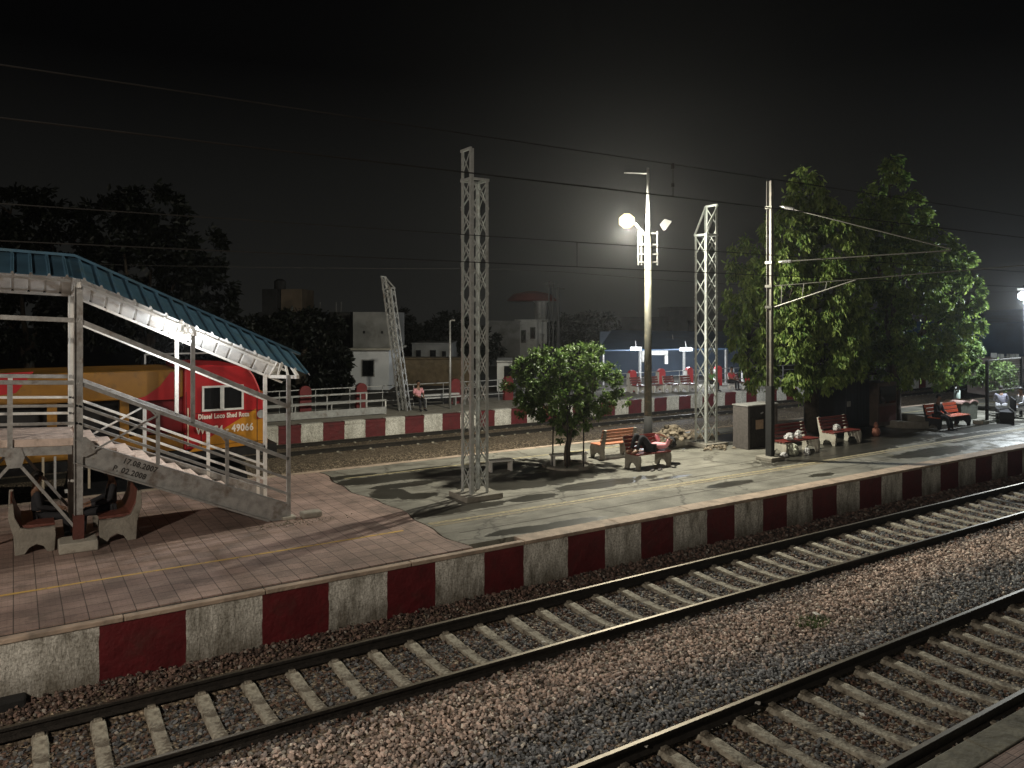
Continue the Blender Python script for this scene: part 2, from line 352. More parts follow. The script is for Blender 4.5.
# screed lines cut in the concrete along the rails
ln = MB()
for y, x0, x1, w in ((13.3, JT + .3, 60, .012), (14.62, JT + .3, 60, .014), (15.35, 9.5, 60, .012)):
    n_ = 40; xs = np.linspace(x0, x1, n_); pts = [(x, y + .015 * math.sin(x * 2.1) + .01 * math.sin(x * 5.3)) for x in xs]
    for (a, b), (c, d) in zip(pts[:-1], pts[1:]): ln.add([(a, b - w, .004), (c, d - w, .004), (c, d + w, .004), (a, b + w, .004)], [(0, 1, 2, 3)])
tag(ln.build('platform_joint_lines', mat('joint_grime', (.06, .05, .04), .9)), kind='structure')
def worn(name, col, y, w, x0, x1, seed, thr, z=.004):
    m, n, l, b = nodes(name); g = n.new('ShaderNodeNewGeometry'); b.inputs['Roughness'].default_value = .7
    nz = noise(n, l, g.outputs['Position'], 9, 8, .75); c = mixc(n, l, ramp_f(n, l, nz, thr, thr + .12), (.23, .19, .13), col); l.new(c, b.inputs['Base Color'])
    mb = MB(); xs = np.arange(x0, x1, .5); r = random.Random(seed)
    pts = [(x, y + .012 * math.sin(x * .8 + seed), w * r.uniform(.8, 1.15)) for x in xs]
    for (a, b1, w1), (c1, d1, w2) in zip(pts[:-1], pts[1:]): mb.add([(a, b1 - w1, z), (c1, d1 - w2, z), (c1, d1 + w2, z), (a, b1 + w1, z)], [(0, 1, 2, 3)])
    return tag(mb.build('platform_line', m), kind='structure')
worn('yellow_line_on_pavers', (.62, .40, .10), 14.06, .034, -20, 7.0, 1, .36)
worn('yellow_line_on_concrete', (.42, .37, .20), 14.20, .07, 7.15, 60, 2, .47)
worn('pale_line_on_concrete', (.40, .37, .24), 14.02, .05, 7.15, 60, 3, .5)
worn('far_yellow_line', (.46, .41, .22), 19.45, .05, 7.3, 60, 4, .45)
# coping
copm = mat('pinkish_coping_concrete', (.40, .31, .24), .8, 0, .25, 3.5, .35, (.20, .165, .13), 1.8, .6)
cp = MB(); r_ = random.Random(3); x = -25.0
while x < 130:
    L = r_.uniform(1.7, 2.6); wd = 12.235 if x < JT - 1 else 12.52
    cp.box(x + .006, min(x + L, 130) - .006, P0 - .02, wd, -.055, .012 + r_.uniform(-.004, .004)); x += L
tag(cp.build('platform_coping', copm, bevel=.012), kind='structure')
gm = MB().box(-25, JT - .2, 12.238, 12.355, -.3, -.02); tag(gm.build('platform_gutter', mat('gutter_grime', (.035, .032, .026), .9, 0, .3, 5, .3)), kind='structure')
# painted edge wall: blocks of red and white lime wash, butted end to end
def limewash(name, clean=False):
    m, n, l, b = nodes(name); g = n.new('ShaderNodeNewGeometry'); v = g.outputs['Position']
    st = n.new('ShaderNodeMapping'); st.inputs['Scale'].default_value = (1, 1, .35); l.new(v, st.inputs[0])
    c = ramp(n, l, noise(n, l, st.outputs[0], 3.2, 9, .68), .34, (.30, .28, .235) if not clean else (.56, .54, .48), .56, (.86, .84, .77))
    c = mixc(n, l, .8, c, ramp(n, l, noise(n, l, v, 26, 8, .75), .38, (.38, .36, .32), .56, (1.12, 1.12, 1.12)), 'MULTIPLY')
    s = n.new('ShaderNodeSeparateXYZ'); l.new(v, s.inputs[0])
    low = math_(n, l, 'ADD', ramp_f(n, l, s.outputs[2], -.45, -.85), math_(n, l, 'MULTIPLY', math_(n, l, 'SUBTRACT', noise(n, l, st.outputs[0], 5, 6, .6), .5), 1.6), clamp=True)
    c = mixc(n, l, math_(n, l, 'MULTIPLY', low, .2 if clean else .7), c, (.12, .095, .06)); l.new(c, b.inputs['Base Color']); b.inputs['Roughness'].default_value = .9
    bp = n.new('ShaderNodeBump'); bp.inputs['Strength'].default_value = 1; bp.inputs['Distance'].default_value = .07
    l.new(noise(n, l, st.outputs[0], 15, 9, .75), bp.inputs['Height']); l.new(bp.outputs[0], b.inputs['Normal']); return m
lime = limewash('weathered_lime_wash'); limeclean = limewash('fresh_lime_wash', True)
def wallstrip(name, edges, y, zb, zt, first_red, label, th=.3, sgn=1, cat='wall', group=None, lm=None):
    mb = MB(); red = first_red; r = random.Random(5); rag = .008
    for a, b in zip(edges[:-1], edges[1:]):
        nx, nz_ = 5, 10
        vs = []
        for iz in range(nz_ + 1):
            for ix in range(nx + 1):
                ea = a + rag * math.sin(a * 37 + iz * 1.9) * math.sin(iz * .7 + a * 5); eb = b + rag * math.sin(b * 37 + iz * 1.9) * math.sin(iz * .7 + b * 5)
                vs.append((ea + (eb - ea) * ix / nx, y - sgn * (0.004 * math.sin(ix * 3 + a * 7) * math.sin(iz * 2 + a * 3) if 0 < ix < nx and 0 < iz < nz_ else 0), zb + (zt - zb) * iz / nz_))
        fs = [(iz * (nx + 1) + ix, iz * (nx + 1) + ix + 1, (iz + 1) * (nx + 1) + ix + 1, (iz + 1) * (nx + 1) + ix) for iz in range(nz_) for ix in range(nx)]
        mb.add(vs, fs, 1 if red else 0); red = not red
    a, b = edges[0], edges[-1]
    mb.add([(a, y, zb), (b, y, zb), (b, y + sgn * th, zb), (a, y + sgn * th, zb), (a, y, zt), (b, y, zt), (b, y + sgn * th, zt), (a, y + sgn * th, zt)], [(3, 2, 6, 7), (0, 3, 7, 4), (1, 5, 6, 2), (4, 7, 6, 5)], 0)
    o = mb.build(name, [lm or lime, M['redpaint']], fix=False); return tag(o, label, cat, group)
ed = [1.0, 2.13, 3.23, 4.29, 5.31, 6.22, 7.22, 8.08, 9.12, 10.06, 11.03, 11.96, 12.99, 13.89, 14.87, 15.74]
left = [-.55 - 1.08 * k for k in range(14, 0, -1)] + [-.55]; right = [15.74 + .985 * k for k in range(1, 70)]
E_ = left + ed + right
wallstrip('platform_edge_wall', E_, P0, -1.2, -.058, False, 'long platform edge wall painted in red and white blocks beside the nearer unoccupied rails')
# ------------------------------------------------------------------ ballast: real stones on a shaped bed
def bed_h(x, y):
    """height of the stone bed"""
    z = -.955 + 0 * y
    z = np.where(y > 11.55, -.955 + np.clip((y - 11.45) / .5, 0, 1) * .12, z)
    z = np.where((y > 7.4) & (y < 9.2), -.955 + .075 * np.sin((y - 7.4) / 1.8 * np.pi), z)
    z = np.where((np.abs(y - 10.45) > .95) & (np.abs(y - 10.45) < 1.5), np.maximum(z, -.90), z)
    z = np.where((np.abs(y - 5.93) > 1.02) & (np.abs(y - 5.93) < 1.5), np.maximum(z, -.905), z)
    z = np.where(y < 4.75, -.955 + (4.75 - y) * .03, z)
    z = np.where((np.abs(y - 10.45) < .8) | (np.abs(y - 5.93) < .88), -.985, z)
    return z + .012 * np.sin(x * 1.7 + y) * np.sin(y * 2.3 - x * .6)
def ballast_mat(name, near=True):
    m, n, l, b = nodes(name); b.inputs['Roughness'].default_value = .72
    if near:
        a = n.new('ShaderNodeAttribute'); a.attribute_name = 'tint3'; l.new(a.outputs['Color'], b.inputs['Base Color'])
        g = n.new('ShaderNodeNewGeometry'); bp = n.new('ShaderNodeBump'); bp.inputs['Strength'].default_value = .15; bp.inputs['Distance'].default_value = .005
        l.new(noise(n, l, g.outputs['Position'], 60, 4), bp.inputs['Height']); l.new(bp.outputs[0], b.inputs['Normal'])
    else:
        g = n.new('ShaderNodeNewGeometry'); v = g.outputs['Position']
        vo = n.new('ShaderNodeTexVoronoi'); vo.inputs['Scale'].default_value = 16; l.new(v, vo.inputs['Vector'])
        c = ramp(n, l, n_x(n, l, vo.outputs['Color']), .0, (.12, .09, .06), 1, (.50, .40, .28)); c = mixc(n, l, .8, c, ramp(n, l, vo.outputs['Distance'], .2, (1, 1, 1), .62, (.15, .13, .12)), 'MULTIPLY')
        l.new(c, b.inputs['Base Color']); bp = n.new('ShaderNodeBump'); bp.inputs['Strength'].default_value = 1; bp.inputs['Distance'].default_value = .05; bp.invert = True
        l.new(vo.outputs['Distance'], bp.inputs['Height']); l.new(bp.outputs[0], b.inputs['Normal'])
    return m
bfar = ballast_mat('ballast_fine', False)
bx = np.concatenate([np.arange(-14, 60, .6), [80, 110, 160]]); by = np.arange(4.0, 12.13, .2)
X, Y = np.meshgrid(bx, by); Z = bed_h(X, Y) - .02
mb = MB(); nx = len(bx); mb.v = list(zip(X.ravel(), Y.ravel(), Z.ravel()))
for j in range(len(by) - 1):
    for i in range(nx - 1): mb.f.append((j * nx + i, j * nx + i + 1, (j + 1) * nx + i + 1, (j + 1) * nx + i)); mb.mi.append(0)
tag(mb.build('ballast_bed', bfar, fix=False), kind='structure')
mb = MB(); 
for (ya, za), (yb, zb) in (((20.6, -.94), (24.8, -.94)), ((24.8, -.94), (25.8, -.72)), ((25.8, -.72), (30.2, -.70))): mb.add([(-30, ya, za), (160, ya, za), (160, yb, zb), (-30, yb, zb)], [(0, 1, 2, 3)])
tag(mb.build('ballast_bed', bfar), kind='structure')
ico = bmesh.new(); bmesh.ops.create_icosphere(ico, subdivisions=1, radius=1); IV = np.array([v.co[:] for v in ico.verts]); IF = np.array([[v.index for v in f.verts] for f in ico.faces]); ico.free()
def stones(name, pts, size, cols, m, flat=.62):
    n_ = len(pts); nv = len(IV)
    q = rng.normal(size=(n_, 4)); q /= np.linalg.norm(q, axis=1)[:, None]; w, x, y, z = q.T
    R = np.stack([1 - 2 * (y * y + z * z), 2 * (x * y - z * w), 2 * (x * z + y * w), 2 * (x * y + z * w), 1 - 2 * (x * x + z * z), 2 * (y * z - x * w), 2 * (x * z - y * w), 2 * (y * z + x * w), 1 - 2 * (x * x + y * y)], 1).reshape(n_, 3, 3)
    sh = rng.uniform(.62, 1.2, (n_, 1, 3)); jit = rng.uniform(.58, 1.28, (n_, nv, 1))
    V = IV[None] * sh * jit * size[:, None, None]; V = np.einsum('nij,nkj->nki', R, V); V[:, :, 2] *= .85; V += pts[:, None]
    me = bpy.data.meshes.new(name); V = V.reshape(-1, 3); Fc = (IF[None] + (np.arange(n_) * nv)[:, None, None]).reshape(-1, 3)
    me.vertices.add(len(V)); me.vertices.foreach_set('co', V.ravel()); me.loops.add(Fc.size); me.loops.foreach_set('vertex_index', Fc.ravel())
    me.polygons.add(len(Fc)); me.polygons.foreach_set('loop_start', np.arange(0, Fc.size, 3)); me.polygons.foreach_set('loop_total', np.full(len(Fc), 3)); me.update(calc_edges=True)
    a = me.attributes.new('tint3', 'FLOAT_COLOR', 'POINT'); c = np.concatenate([np.repeat(cols, nv, 0), np.ones((len(V), 1))], 1); a.data.foreach_set('color', c.ravel().astype('f4'))
    me.polygons.foreach_set('use_smooth', np.zeros(len(Fc), bool)); me.materials.append(m)
    o = bpy.data.objects.new(name, me); COL.objects.link(o); return o
T1, T2 = 10.45, 5.93; T1g, T2g = .85, .93
RT = -.78
def scatter(n_, x0, x1, y0, y1):
    x = rng.uniform(x0, x1, n_); y = rng.uniform(y0, y1, n_)
    D = SN * y + CS * x; px = 512 + F * (SN * x - CS * y) / D; py = 318 + F * 5.1 / D
    keep = (px > -80) & (px < 1130) & (py < 840) & (rng.uniform(size=n_) < np.clip((16 / D) ** 1.0, .0, 1)); return x[keep], y[keep], D[keep]
x, y, D = scatter(230000, -2.5, 34, 4.0, 12.1)
# nothing sits on the sleepers or rails
def clear(x, y):
    k = np.ones(len(x), bool)
    for c, gg, ph, sp in ((T1, T1g, .275, .63), (T2, T2g, .70, .65)):
        d = np.abs(((x - ph + sp / 2) % sp) - sp / 2); on = (np.abs(y - c) < gg + .02) & (d < .115); k &= ~(on & (rng.uniform(size=len(x)) < .97)); k &= np.abs(np.abs(y - c) - gg) > .075
    return k
k = clear(x, y); x, y, D = x[k], y[k], D[k]
z = bed_h(x, y) + rng.uniform(-.03, .026, len(x)) - .008
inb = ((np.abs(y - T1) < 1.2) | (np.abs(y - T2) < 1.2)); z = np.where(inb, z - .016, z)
size = rng.uniform(.018, .038, len(x)) * np.clip(D / 14, 1, 2.0)
warm = np.array([.54, .42, .355]); grey = np.array([.29, .30, .315]); rust = np.array([.26, .15, .105]); pale = np.array([.66, .60, .52])
def band(y, a, b, s=.35): return 1 / (1 + np.exp(-(y - a) / s * 3)) * 1 / (1 + np.exp((y - b) / s * 3))
wz = band(y + .25 * np.sin(x * .7) + rng.normal(0, .16, len(y)), 7.95, 9.5)
col = wz[:, None] * warm + (1 - wz[:, None]) * grey
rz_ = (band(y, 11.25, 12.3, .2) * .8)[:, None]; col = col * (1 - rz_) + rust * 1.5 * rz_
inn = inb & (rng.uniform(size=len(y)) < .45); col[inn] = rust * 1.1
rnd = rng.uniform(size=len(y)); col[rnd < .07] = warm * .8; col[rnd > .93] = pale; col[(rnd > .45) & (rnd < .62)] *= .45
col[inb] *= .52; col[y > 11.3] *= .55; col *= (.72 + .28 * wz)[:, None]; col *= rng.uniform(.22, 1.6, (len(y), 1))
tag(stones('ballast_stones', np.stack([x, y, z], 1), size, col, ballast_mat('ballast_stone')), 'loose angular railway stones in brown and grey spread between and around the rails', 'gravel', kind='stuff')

# weeds and litter between the rails
q = gp(12, 712, -.95); o = MB().box(-.16, .16, -.14, .14, -.95, -.74).build('junction_box', M['black'], bevel=.03); o.location = (q.x, q.y, 0); tag(o, 'black box on the stones below the edge wall in the left corner', 'box')
q = gp(812, 621, -.86)
vs, fs = [], []; rw = random.Random(4)
for k in range(260):
    a, rr = rw.uniform(0, 6.28), rw.uniform(0, 1) ** .6; cx, cy = q.x + math.cos(a) * rr * .38, q.y + math.sin(a) * rr * .22; h = rw.uniform(.03, .10); d = rw.uniform(0, 6.28)
    o_ = len(vs); vs += [(cx, cy, -.90), (cx + .014 * math.cos(d), cy + .014 * math.sin(d), -.90), (cx + .05 * math.cos(d + 1), cy + .05 * math.sin(d + 1), -.88 + h)]; fs.append((o_, o_ + 1, o_ + 2))
wd = MB(); wd.add(vs, fs); tag(wd.build('weeds', mat('weed_green', (.07, .13, .03), .7, 0, .3, 9), fix=False), 'small green tuft of weeds growing in the stones between the two nearest tracks', 'weeds', kind='stuff')
for i, (u, v, sz_) in enumerate(((812, 612, .09), (352, 594, .05), (698, 599, .06), (545, 640, .045), (755, 700, .07), (865, 715, .06), (430, 700, .05), (640, 745, .06), (250, 645, .05), (905, 560, .06))):
    q = gp(u, v, -.84); mb = MB(); rr = [[rw.uniform(-.3, .3) for _ in range(5)] for _ in range(5)]
    for a in range(4):
        for b in range(3): mb.add([((a + c) * sz_ / 4 * (1.4), (b + d_) * sz_ / 3, sz_ * .35 * (rr[a + c][b + d_] + .5)) for c, d_ in ((0, 0), (1, 0), (1, 1), (0, 1))], [(0, 1, 2, 3)])
    o = mb.build('paper_scrap', mat('crumpled_paper', (.62, .60, .55), .7, 0, .15, 9), fix=False); o.location = (q.x, q.y, -.86); o.rotation_euler = (0, 0, rw.uniform(0, 6)); tag(o, 'small pale crumpled scrap of litter lying among the railway stones', 'litter', 'scraps of litter on the tracks')

# ------------------------------------------------------------------ tracks
sleep_m = mat('concrete_sleeper', (.40, .37, .30), .85, 0, .25, 7, .6, (.12, .10, .075), 6, .50)
def rail_profile(y):     # 52 kg rail, foot .136, head .067, height .156
    return [(y - .068, RT - .156), (y + .068, RT - .156), (y + .068, RT - .146), (y + .010, RT - .125), (y + .010, RT - .045), (y + .034, RT - .038), (y + .034, RT - .006), (y + .028, RT), (y - .028, RT), (y - .034, RT - .006), (y - .034, RT - .038), (y - .010, RT - .045), (y - .010, RT - .125), (y - .068, RT - .146)]
def track(yc, hg, x0, x1, label, s0, s1, ph, sp, visible_sleepers=True):
    t = thing('railway_track', label, 'railway track', (x0, yc, RT - .25), 0, 'railway tracks')
    for s in (-1, 1):
        mb = MB(); pr = rail_profile(s * hg); n_ = len(pr)
        vs = [(a, u, v - (RT - .25)) for a in (0, x1 - x0) for u, v in pr]; mb.add(vs, [(i, (i + 1) % n_, (i + 1) % n_ + n_, i + n_) for i in range(n_)])
        mb.mi = [1 if i == 7 else 0 for i in range(n_)]
        r = mb.build('rail', [M['darkiron'], M['railtop']], t)
    me = None
    k = math.ceil((s0 - ph) / sp); cnt = 0
    while ph + k * sp < s1 and cnt < 98:
        xx = ph + k * sp - x0
        if me is None:
            mb = MB(); zz = [0.075, 0.085, .055, .055, .085, .075]; ys = [-1.3, -.62, -.28, .28, .62, 1.3]
            vs, fs = [], []
            for y_, z_ in zip(ys, zz):
                zt = z_ + .015
                vs += [(-.125, y_, -.13), (.125, y_, -.13), (.078, y_, zt), (-.078, y_, zt)]
            for i in range(5):
                o_ = 4 * i
                for q in range(4): fs.append((o_ + q, o_ + (q + 1) % 4, o_ + 4 + (q + 1) % 4, o_ + 4 + q))
            fs += [(0, 3, 2, 1), (20, 21, 22, 23)]; mb.add(vs, fs)
            for s in (-1, 1):
                for q in (-1, 1): mb.box(-.05, .05, s * hg + q * .095 - .035, s * hg + q * .095 + .035, .085, .125)
            so = mb.build('sleeper', sleep_m, t, bevel=.012); me = so.data
        else:
            so = bpy.data.objects.new('sleeper', me); COL.objects.link(so); so.parent = t
            md = so.modifiers.new('bevel', 'BEVEL'); md.width = .012; md.segments = 2; md.limit_method = 'ANGLE'
        so.location = (xx, random.uniform(-.02, .02), random.uniform(-.006, .006)); so.rotation_euler = (0, 0, random.uniform(-.012, .012)); k += 1; cnt += 1
    return t
    return t
track(T1, T1g, -20, 130, 'empty railway track running right below the red and white edge wall', -.6, 60, .275, .63)
track(T2, T2g, -20, 130, 'empty railway track nearest the viewer in the bottom right corner', 2, 30, .70, .65)
track(22.3, .838, -30, 130, 'railway track behind the island platform on which the locomotive stands', 2, 60, .3, .65)
tk = track(28.35, .838, -30, 130, 'farthest railway track below the far platform edge', 4, 64, .3, .65); tk.location.z += .22

# camera's own platform, bottom right corner
np_ = MB().box(-25, 130, .2, 3.72, -.6, 0); tag(np_.build('platform', pave), kind='structure')
c2 = MB(); x = -25.0
while x < 130: c2.box(x + .004, x + 2.19, 3.73, 4.03, -.16, .012); x += 2.2
tag(c2.build('platform_coping', mat('grey_coping_concrete', (.17, .165, .13), .85, 0, .25, 3, .4, (.09, .085, .065), 2, .58), bevel=.012), kind='structure')
tag(MB().box(-25, 130, 3.74, 3.98, -1.2, -.165).build('platform_base', M['conc']), kind='structure')
tag(MB().box(-25, 130, -6, .19, -.6, 0).build('platform', M['conc']), kind='structure')
# island far edge
tag(MB().box(-25, 130, 20.63, 20.85, -1.1, .012).build('platform_coping', copm, bevel=.01), kind='structure')
# far platform
farE = 30.1
tag(MB().box(-30, 160, farE + .31, 35.0, -.6, -.004).build('platform', M['conc']), kind='structure')
tag(MB().box(-30, 160, 35.0, 120, -.9, -.15).build('ground_behind', soil), kind='structure')
fe = [10.42 + .895 * k for k in range(-40, 130)]
wallstrip('platform_edge_wall', fe, farE, -1.0, -.11, True, 'far platform edge wall painted in red and white blocks behind the gravel', .3, lm=limeclean)
cc = MB()
for i, (a, b) in enumerate(zip(fe[:-1], fe[1:])):
    cc.box(a + .01, b - .01, farE - .03, farE + .3, -.107, .0 + (.03 if i % 2 == 1 else 0), 0 if i % 2 == 1 else 1)
tag(cc.build('platform_coping', [limeclean, M['redpaint']]), kind='structure')

# ------------------------------------------------------------------ covered staircase of the footbridge
NP, FP = 16.2, 18.0
def zs(t):   # rise of everything along the stair
    return .46 * (4.86 - t) if t > 1.0 else .46 * 3.86 + .05 * (1.0 - t)
st = thing('covered_staircase', 'grey steel platform staircase and landing under a blue sheet roof with white underside', 'staircase')
TL = -7.0
# treads
N = 12; run = 3.84 / N
mb = MB()
for i in range(N):
    x1 = 4.84 - i * run; z1 = .17 * (i + 1) * .98 - .055
    mb.box(x1 - run - .03, x1, NP + .06, FP - .06, z1 - .05, z1 + random.uniform(-.006, .006)); mb.box(x1 - run - .004, x1 - run + .03, NP + .07, FP - .07, z1 - .002 + .01, z1 + .105)
mb.build('tread', M['tread'], st, bevel=.008)
MB().prism([(.95, 1.70), (4.60, .02), (4.60, -.0), (.95, 1.64)], 'y', NP + .02, FP - .02).build('added_under_plate', M['galv'], st)  # plate added below the treads so the stair casts a solid shadow
MB().prism([(TL, 2.02 + .4), (1.0, 2.02), (1.0, 1.89), (TL, 1.89 + .4)], 'y', NP + .02, FP - .02).build('landing_slab', M['tread'], st)
for p, nm in ((NP, 'stringer'), (FP, 'stringer')):
    mb = MB(); mb.prism([(.92, 2.02), (4.86, .33), (4.86, 0.0), (4.42, 0.0), (.92, 1.56)], 'y', p - .012, p + .012)
    for s in (0, 1):
        a = Vector((.95, p - .055, 2.0 - .42 * s)); b = Vector((4.84, p - .055, .32)) if s == 0 else Vector((4.44, p - .055, .04))
        mb.bar(a, b, .09, .014)
    mb.build(nm, M['galv'], st)
    mb = MB(); mb.prism([(TL, 1.89 + .4), (.9, 1.89), (.9, 1.74), (TL, 1.74 + .4)], 'y', p - .03, p + .03); mb.build('landing_beam', M['galv'], st)
text('lettering', '17.08.2007', .145, (1.72, NP - .0165, 1.50), (math.radians(90), math.radians(23.5), 0), M['stencil'], st, .002, 1.1, .9, .004)
text('lettering', 'P. 02.2008', .145, (1.55, NP - .0165, 1.38), (math.radians(90), math.radians(23.5), 0), M['stencil'], st, .002, 1.1, .9, .004)
for p in (NP, FP):
    mp_ = M['galv']
    w = .07
    # handrail, two lower rails, upper tie
    for dz, ww, nm in ((1.26, .075, 'handrail'), (.84, .05, 'rail'), (.52, .05, 'rail')):
        mb = MB(); mb.bar((1.0, p, zs(1.0) + dz), (4.86, p, zs(4.86) + dz), ww, ww); mb.bar((TL, p, zs(TL) + dz), (1.0, p, zs(1.0) + dz), ww, ww); mb.build(nm, mp_ if nm == 'handrail' else (mp_ if p == NP else M['whitesteel']), st, bevel=.006)
    mb = MB(); mb.bar((1.0, p, zs(1.0) + 2.40), (4.86, p, zs(4.86) + 2.36), .085, .085); mb.bar((TL, p, zs(TL) + 2.40), (1.0, p, zs(1.0) + 2.40), .085, .085); mb.build('roof_tie', mp_ if p == NP else M['whitesteel'], st, bevel=.006)
    # posts to the roof
    for t_, z0 in ((1.0, 0 if p == NP else 0), (4.86, 0.0), (2.97, zs(2.97) + 1.28), (-3.2, 0.0)):
        mb = MB(); top = zs(t_) + (3.02 if p == NP else 2.92)
        ww = .13 if t_ <= 1.0 else .075
        mb.bar((t_, p, z0), (t_, p, top), ww, ww if t_ > 1 else .05, (0, 1, 0))
        if t_ <= 1.0:
            mb.bar((t_ - ww / 2, p, z0), (t_ - ww / 2, p, top), .012, .13, (0, 1, 0)); mb.bar((t_ + ww / 2, p, z0), (t_ + ww / 2, p, top), .012, .13, (0, 1, 0))
        mb.build('post', M['galv'] if p == NP else M['whitesteel'], st)
        if t_ <= 1.0 and p == NP:
            MB().box(t_ - .09, t_ + .09, p - .09, p + .09, .0, .62).build('post_base_paint', mat('brown_red_base_paint', (.10, .030, .022), .7, 0, .2, 6, .3), st)
    for t_ in ((2.34, 3.62) if p == NP else (2.34, 3.62, 4.7)):
        mb = MB(); mb.bar((t_, p, zs(t_) + .02), (t_, p, zs(t_) + 1.25), .07, .03, (0, 1, 0)); mb.bar((t_ + .02, p, zs(t_) + 1.12), (t_ - .13, p, zs(t_ - .13) + 1.24), .05, .03); mb.build('baluster', M['galv'] if p == NP else M['whitesteel'], st)
    for t_ in (-.05, -1.1, -2.15, -4.3, -5.4):
        mb = MB(); mb.bar((t_, p, zs(t_) + .05), (t_, p, zs(t_) + 1.25), .08, .04, (0, 1, 0)); mb.build('baluster', M['galv'] if p == NP else M['whitesteel'], st)
    MB().bar((1.25, p - .04, 1.78), (2.30, p - .04, zs(2.3) + 1.16), .055, .03).build('diagonal_brace', M['galv'] if p == NP else M['whitesteel'], st)
    # V brace under the landing with gusset
    mb = MB(); gx = .02
    mb.prism([(gx - .10, 1.93), (gx + .10, 1.93), (gx + .15, 1.76), (gx + .10, 1.58), (gx - .10, 1.58), (gx - .15, 1.76)], 'y', p - .05, p - .035)
    for bx_ in (-.07, 0, .07):
        for bz in (1.64, 1.74, 1.84): mb.tube([(gx + bx_, p - .06, bz), (gx + bx_, p - .05, bz)], .012, 6)
    mb.build('gusset_plate', M['galv'], st)
    mb = MB(); mb.bar((gx + .08, p, 1.62), (.93, p, .42), .07, .05); mb.bar((gx - .08, p, 1.62), (-1.05, p, .42), .07, .05); mb.build('knee_brace', M['galv'], st)
    mb = MB(); mb.prism([(1.06, 2.04), (1.12, 2.04), (1.26, 1.9), (1.26, 1.74), (1.12, 1.68), (1.06, 1.68)], 'y', p - .075, p - .062)
    for bx_ in (.1, .18):
        for bz in (1.76, 1.84, 1.92): mb.tube([(1.0 + bx_, p - .085, bz), (1.0 + bx_, p - .075, bz)], .012, 6)
    mb.build('gusset_plate', M['galv'], st)
# foundation blocks
for t_ in (1.0, -3.2): MB().box(t_ - .32, t_ + .3, NP - .3, NP + .25, 0, .19).build('footing', M['pconc'], st, bevel=.02)
MB().box(4.72, 4.99, NP - .1, NP + .12, 0, .06).build('footing', M['pconc'], st, bevel=.01)
# roof: ribbed sheets, blue above and white below
def zr(t): return .457 * (5.0 - t) if t > .98 else .457 * 4.02 + .05 * (.98 - t)
def roof_slope(name, pa, za, pb, zb, parent):
    """pa/za ridge, pb/zb eave, ribs run from ridge to eave"""
    ts = []; prof = []
    t_ = TL
    while t_ < 5.32:
        for dt, h in ((0, 0), (.205, 0), (.222, .042), (.248, .042), (.265, 0)):
            if t_ + dt < 5.34: prof.append((t_ + dt, h))
        t_ += .27
    mb = MB(); vs = []; nn = len(prof); rr = random.Random(9)
    for side in (0, 1):
        for (pp, zz) in ((pa, za), (pb, zb)):
            for i, (t_, h) in enumerate(prof):
                dd = 0
                vs.append((t_, pp + dd, zz + zr(t_) + h - side * .006))
    fs = []; mi = []
    for i in range(nn - 1):
        fs.append((i, i + 1, nn + i + 1, nn + i)); mi.append(0)
        fs.append((2 * nn + i, 3 * nn + i, 3 * nn + i + 1, 2 * nn + i + 1)); mi.append(1)
        fs.append((nn + i, nn + i + 1, 3 * nn + i + 1, 3 * nn + i)); mi.append(0)
    fs += [(0, nn, 3 * nn, 2 * nn), (nn - 1, 3 * nn - 1, 4 * nn - 1, 2 * nn - 1)]; mi += [0, 0]
    mb.add(vs, fs); mb.mi = mi
    return mb.build(name, [M['rooftop'], M['roofunder']], parent, fix=False)
roof_slope('roof_sheet', 17.0, 3.55, 15.68, 3.10, st)
roof_slope('roof_sheet', 17.0, 3.545, 18.12, 2.87, st)
mb = MB(); mb.prism([(TL, 3.60 + zr(TL)), (.98, 3.60 + zr(.98)), (5.33, 3.60 + zr(5.33)), (5.33, 3.55 + zr(5.33)), (.98, 3.55 + zr(.98)), (TL, 3.55 + zr(TL))], 'y', 16.88, 17.12); mb.build('ridge_cap', M['rooftop'], st)
for p, z in ((17.55, 3.12), (18.0, 2.84), (16.4, 3.26)):
    mb = MB(); mb.bar((TL, p, z + zr(TL)), (.98, p, z + zr(.98)), .04, .05); mb.bar((.98, p, z + zr(.98)), (5.25, p, z + zr(5.25)), .04, .05); mb.build('purlin', M['whitesteel'], st)
for t_ in (4.98, 2.97, 1.0, -1.1, -3.2, -5.3):
    z0 = zr(t_); mb = MB()
    mb.bar((t_, 15.95, 2.98 + z0), (t_, 18.05, 2.86 + z0), .06, .07); mb.bar((t_, 18.05, 2.86 + z0), (t_, 17.0, 3.44 + z0), .05, .06); mb.bar((t_, 15.95, 2.99 + z0), (t_, 17.0, 3.44 + z0), .05, .06)
    mb.bar((t_, 17.38, 2.92 + z0), (t_, 17.05, 3.36 + z0), .04, .04); mb.bar((t_, 16.62, 2.95 + z0), (t_, 16.95, 3.36 + z0), .04, .04)
    mb.build('roof_truss', M['whitesteel'], st)
lamp_e = emit('tube_lamp_glow', (1, .97, .9), 30)
tl = thing('tube_light', 'small lit lamp hanging under the staircase roof above the white post', 'lamp', (2.93, 17.2, 3.84))
MB().box(-.24, .24, -.05, .05, .04, .09).build('housing', M['whitesteel'], tl)
MB().tube([(-.2, 0, 0), (.2, 0, 0)], .028, 10).build('tube', lamp_e, tl)
MB().bar((0, 0, .09), (0, 0, .5), .02, .02).build('hanger', M['whitesteel'], tl)
mb = MB().box(0, .42, 0, .28, 0, .12); o = mb.build('stone_block', M['conc'], bevel=.03); o.location = (5.1, 15.98, 0.0); tag(o, 'low grey stone block lying on the pavers beside the foot of the staircase', 'block')

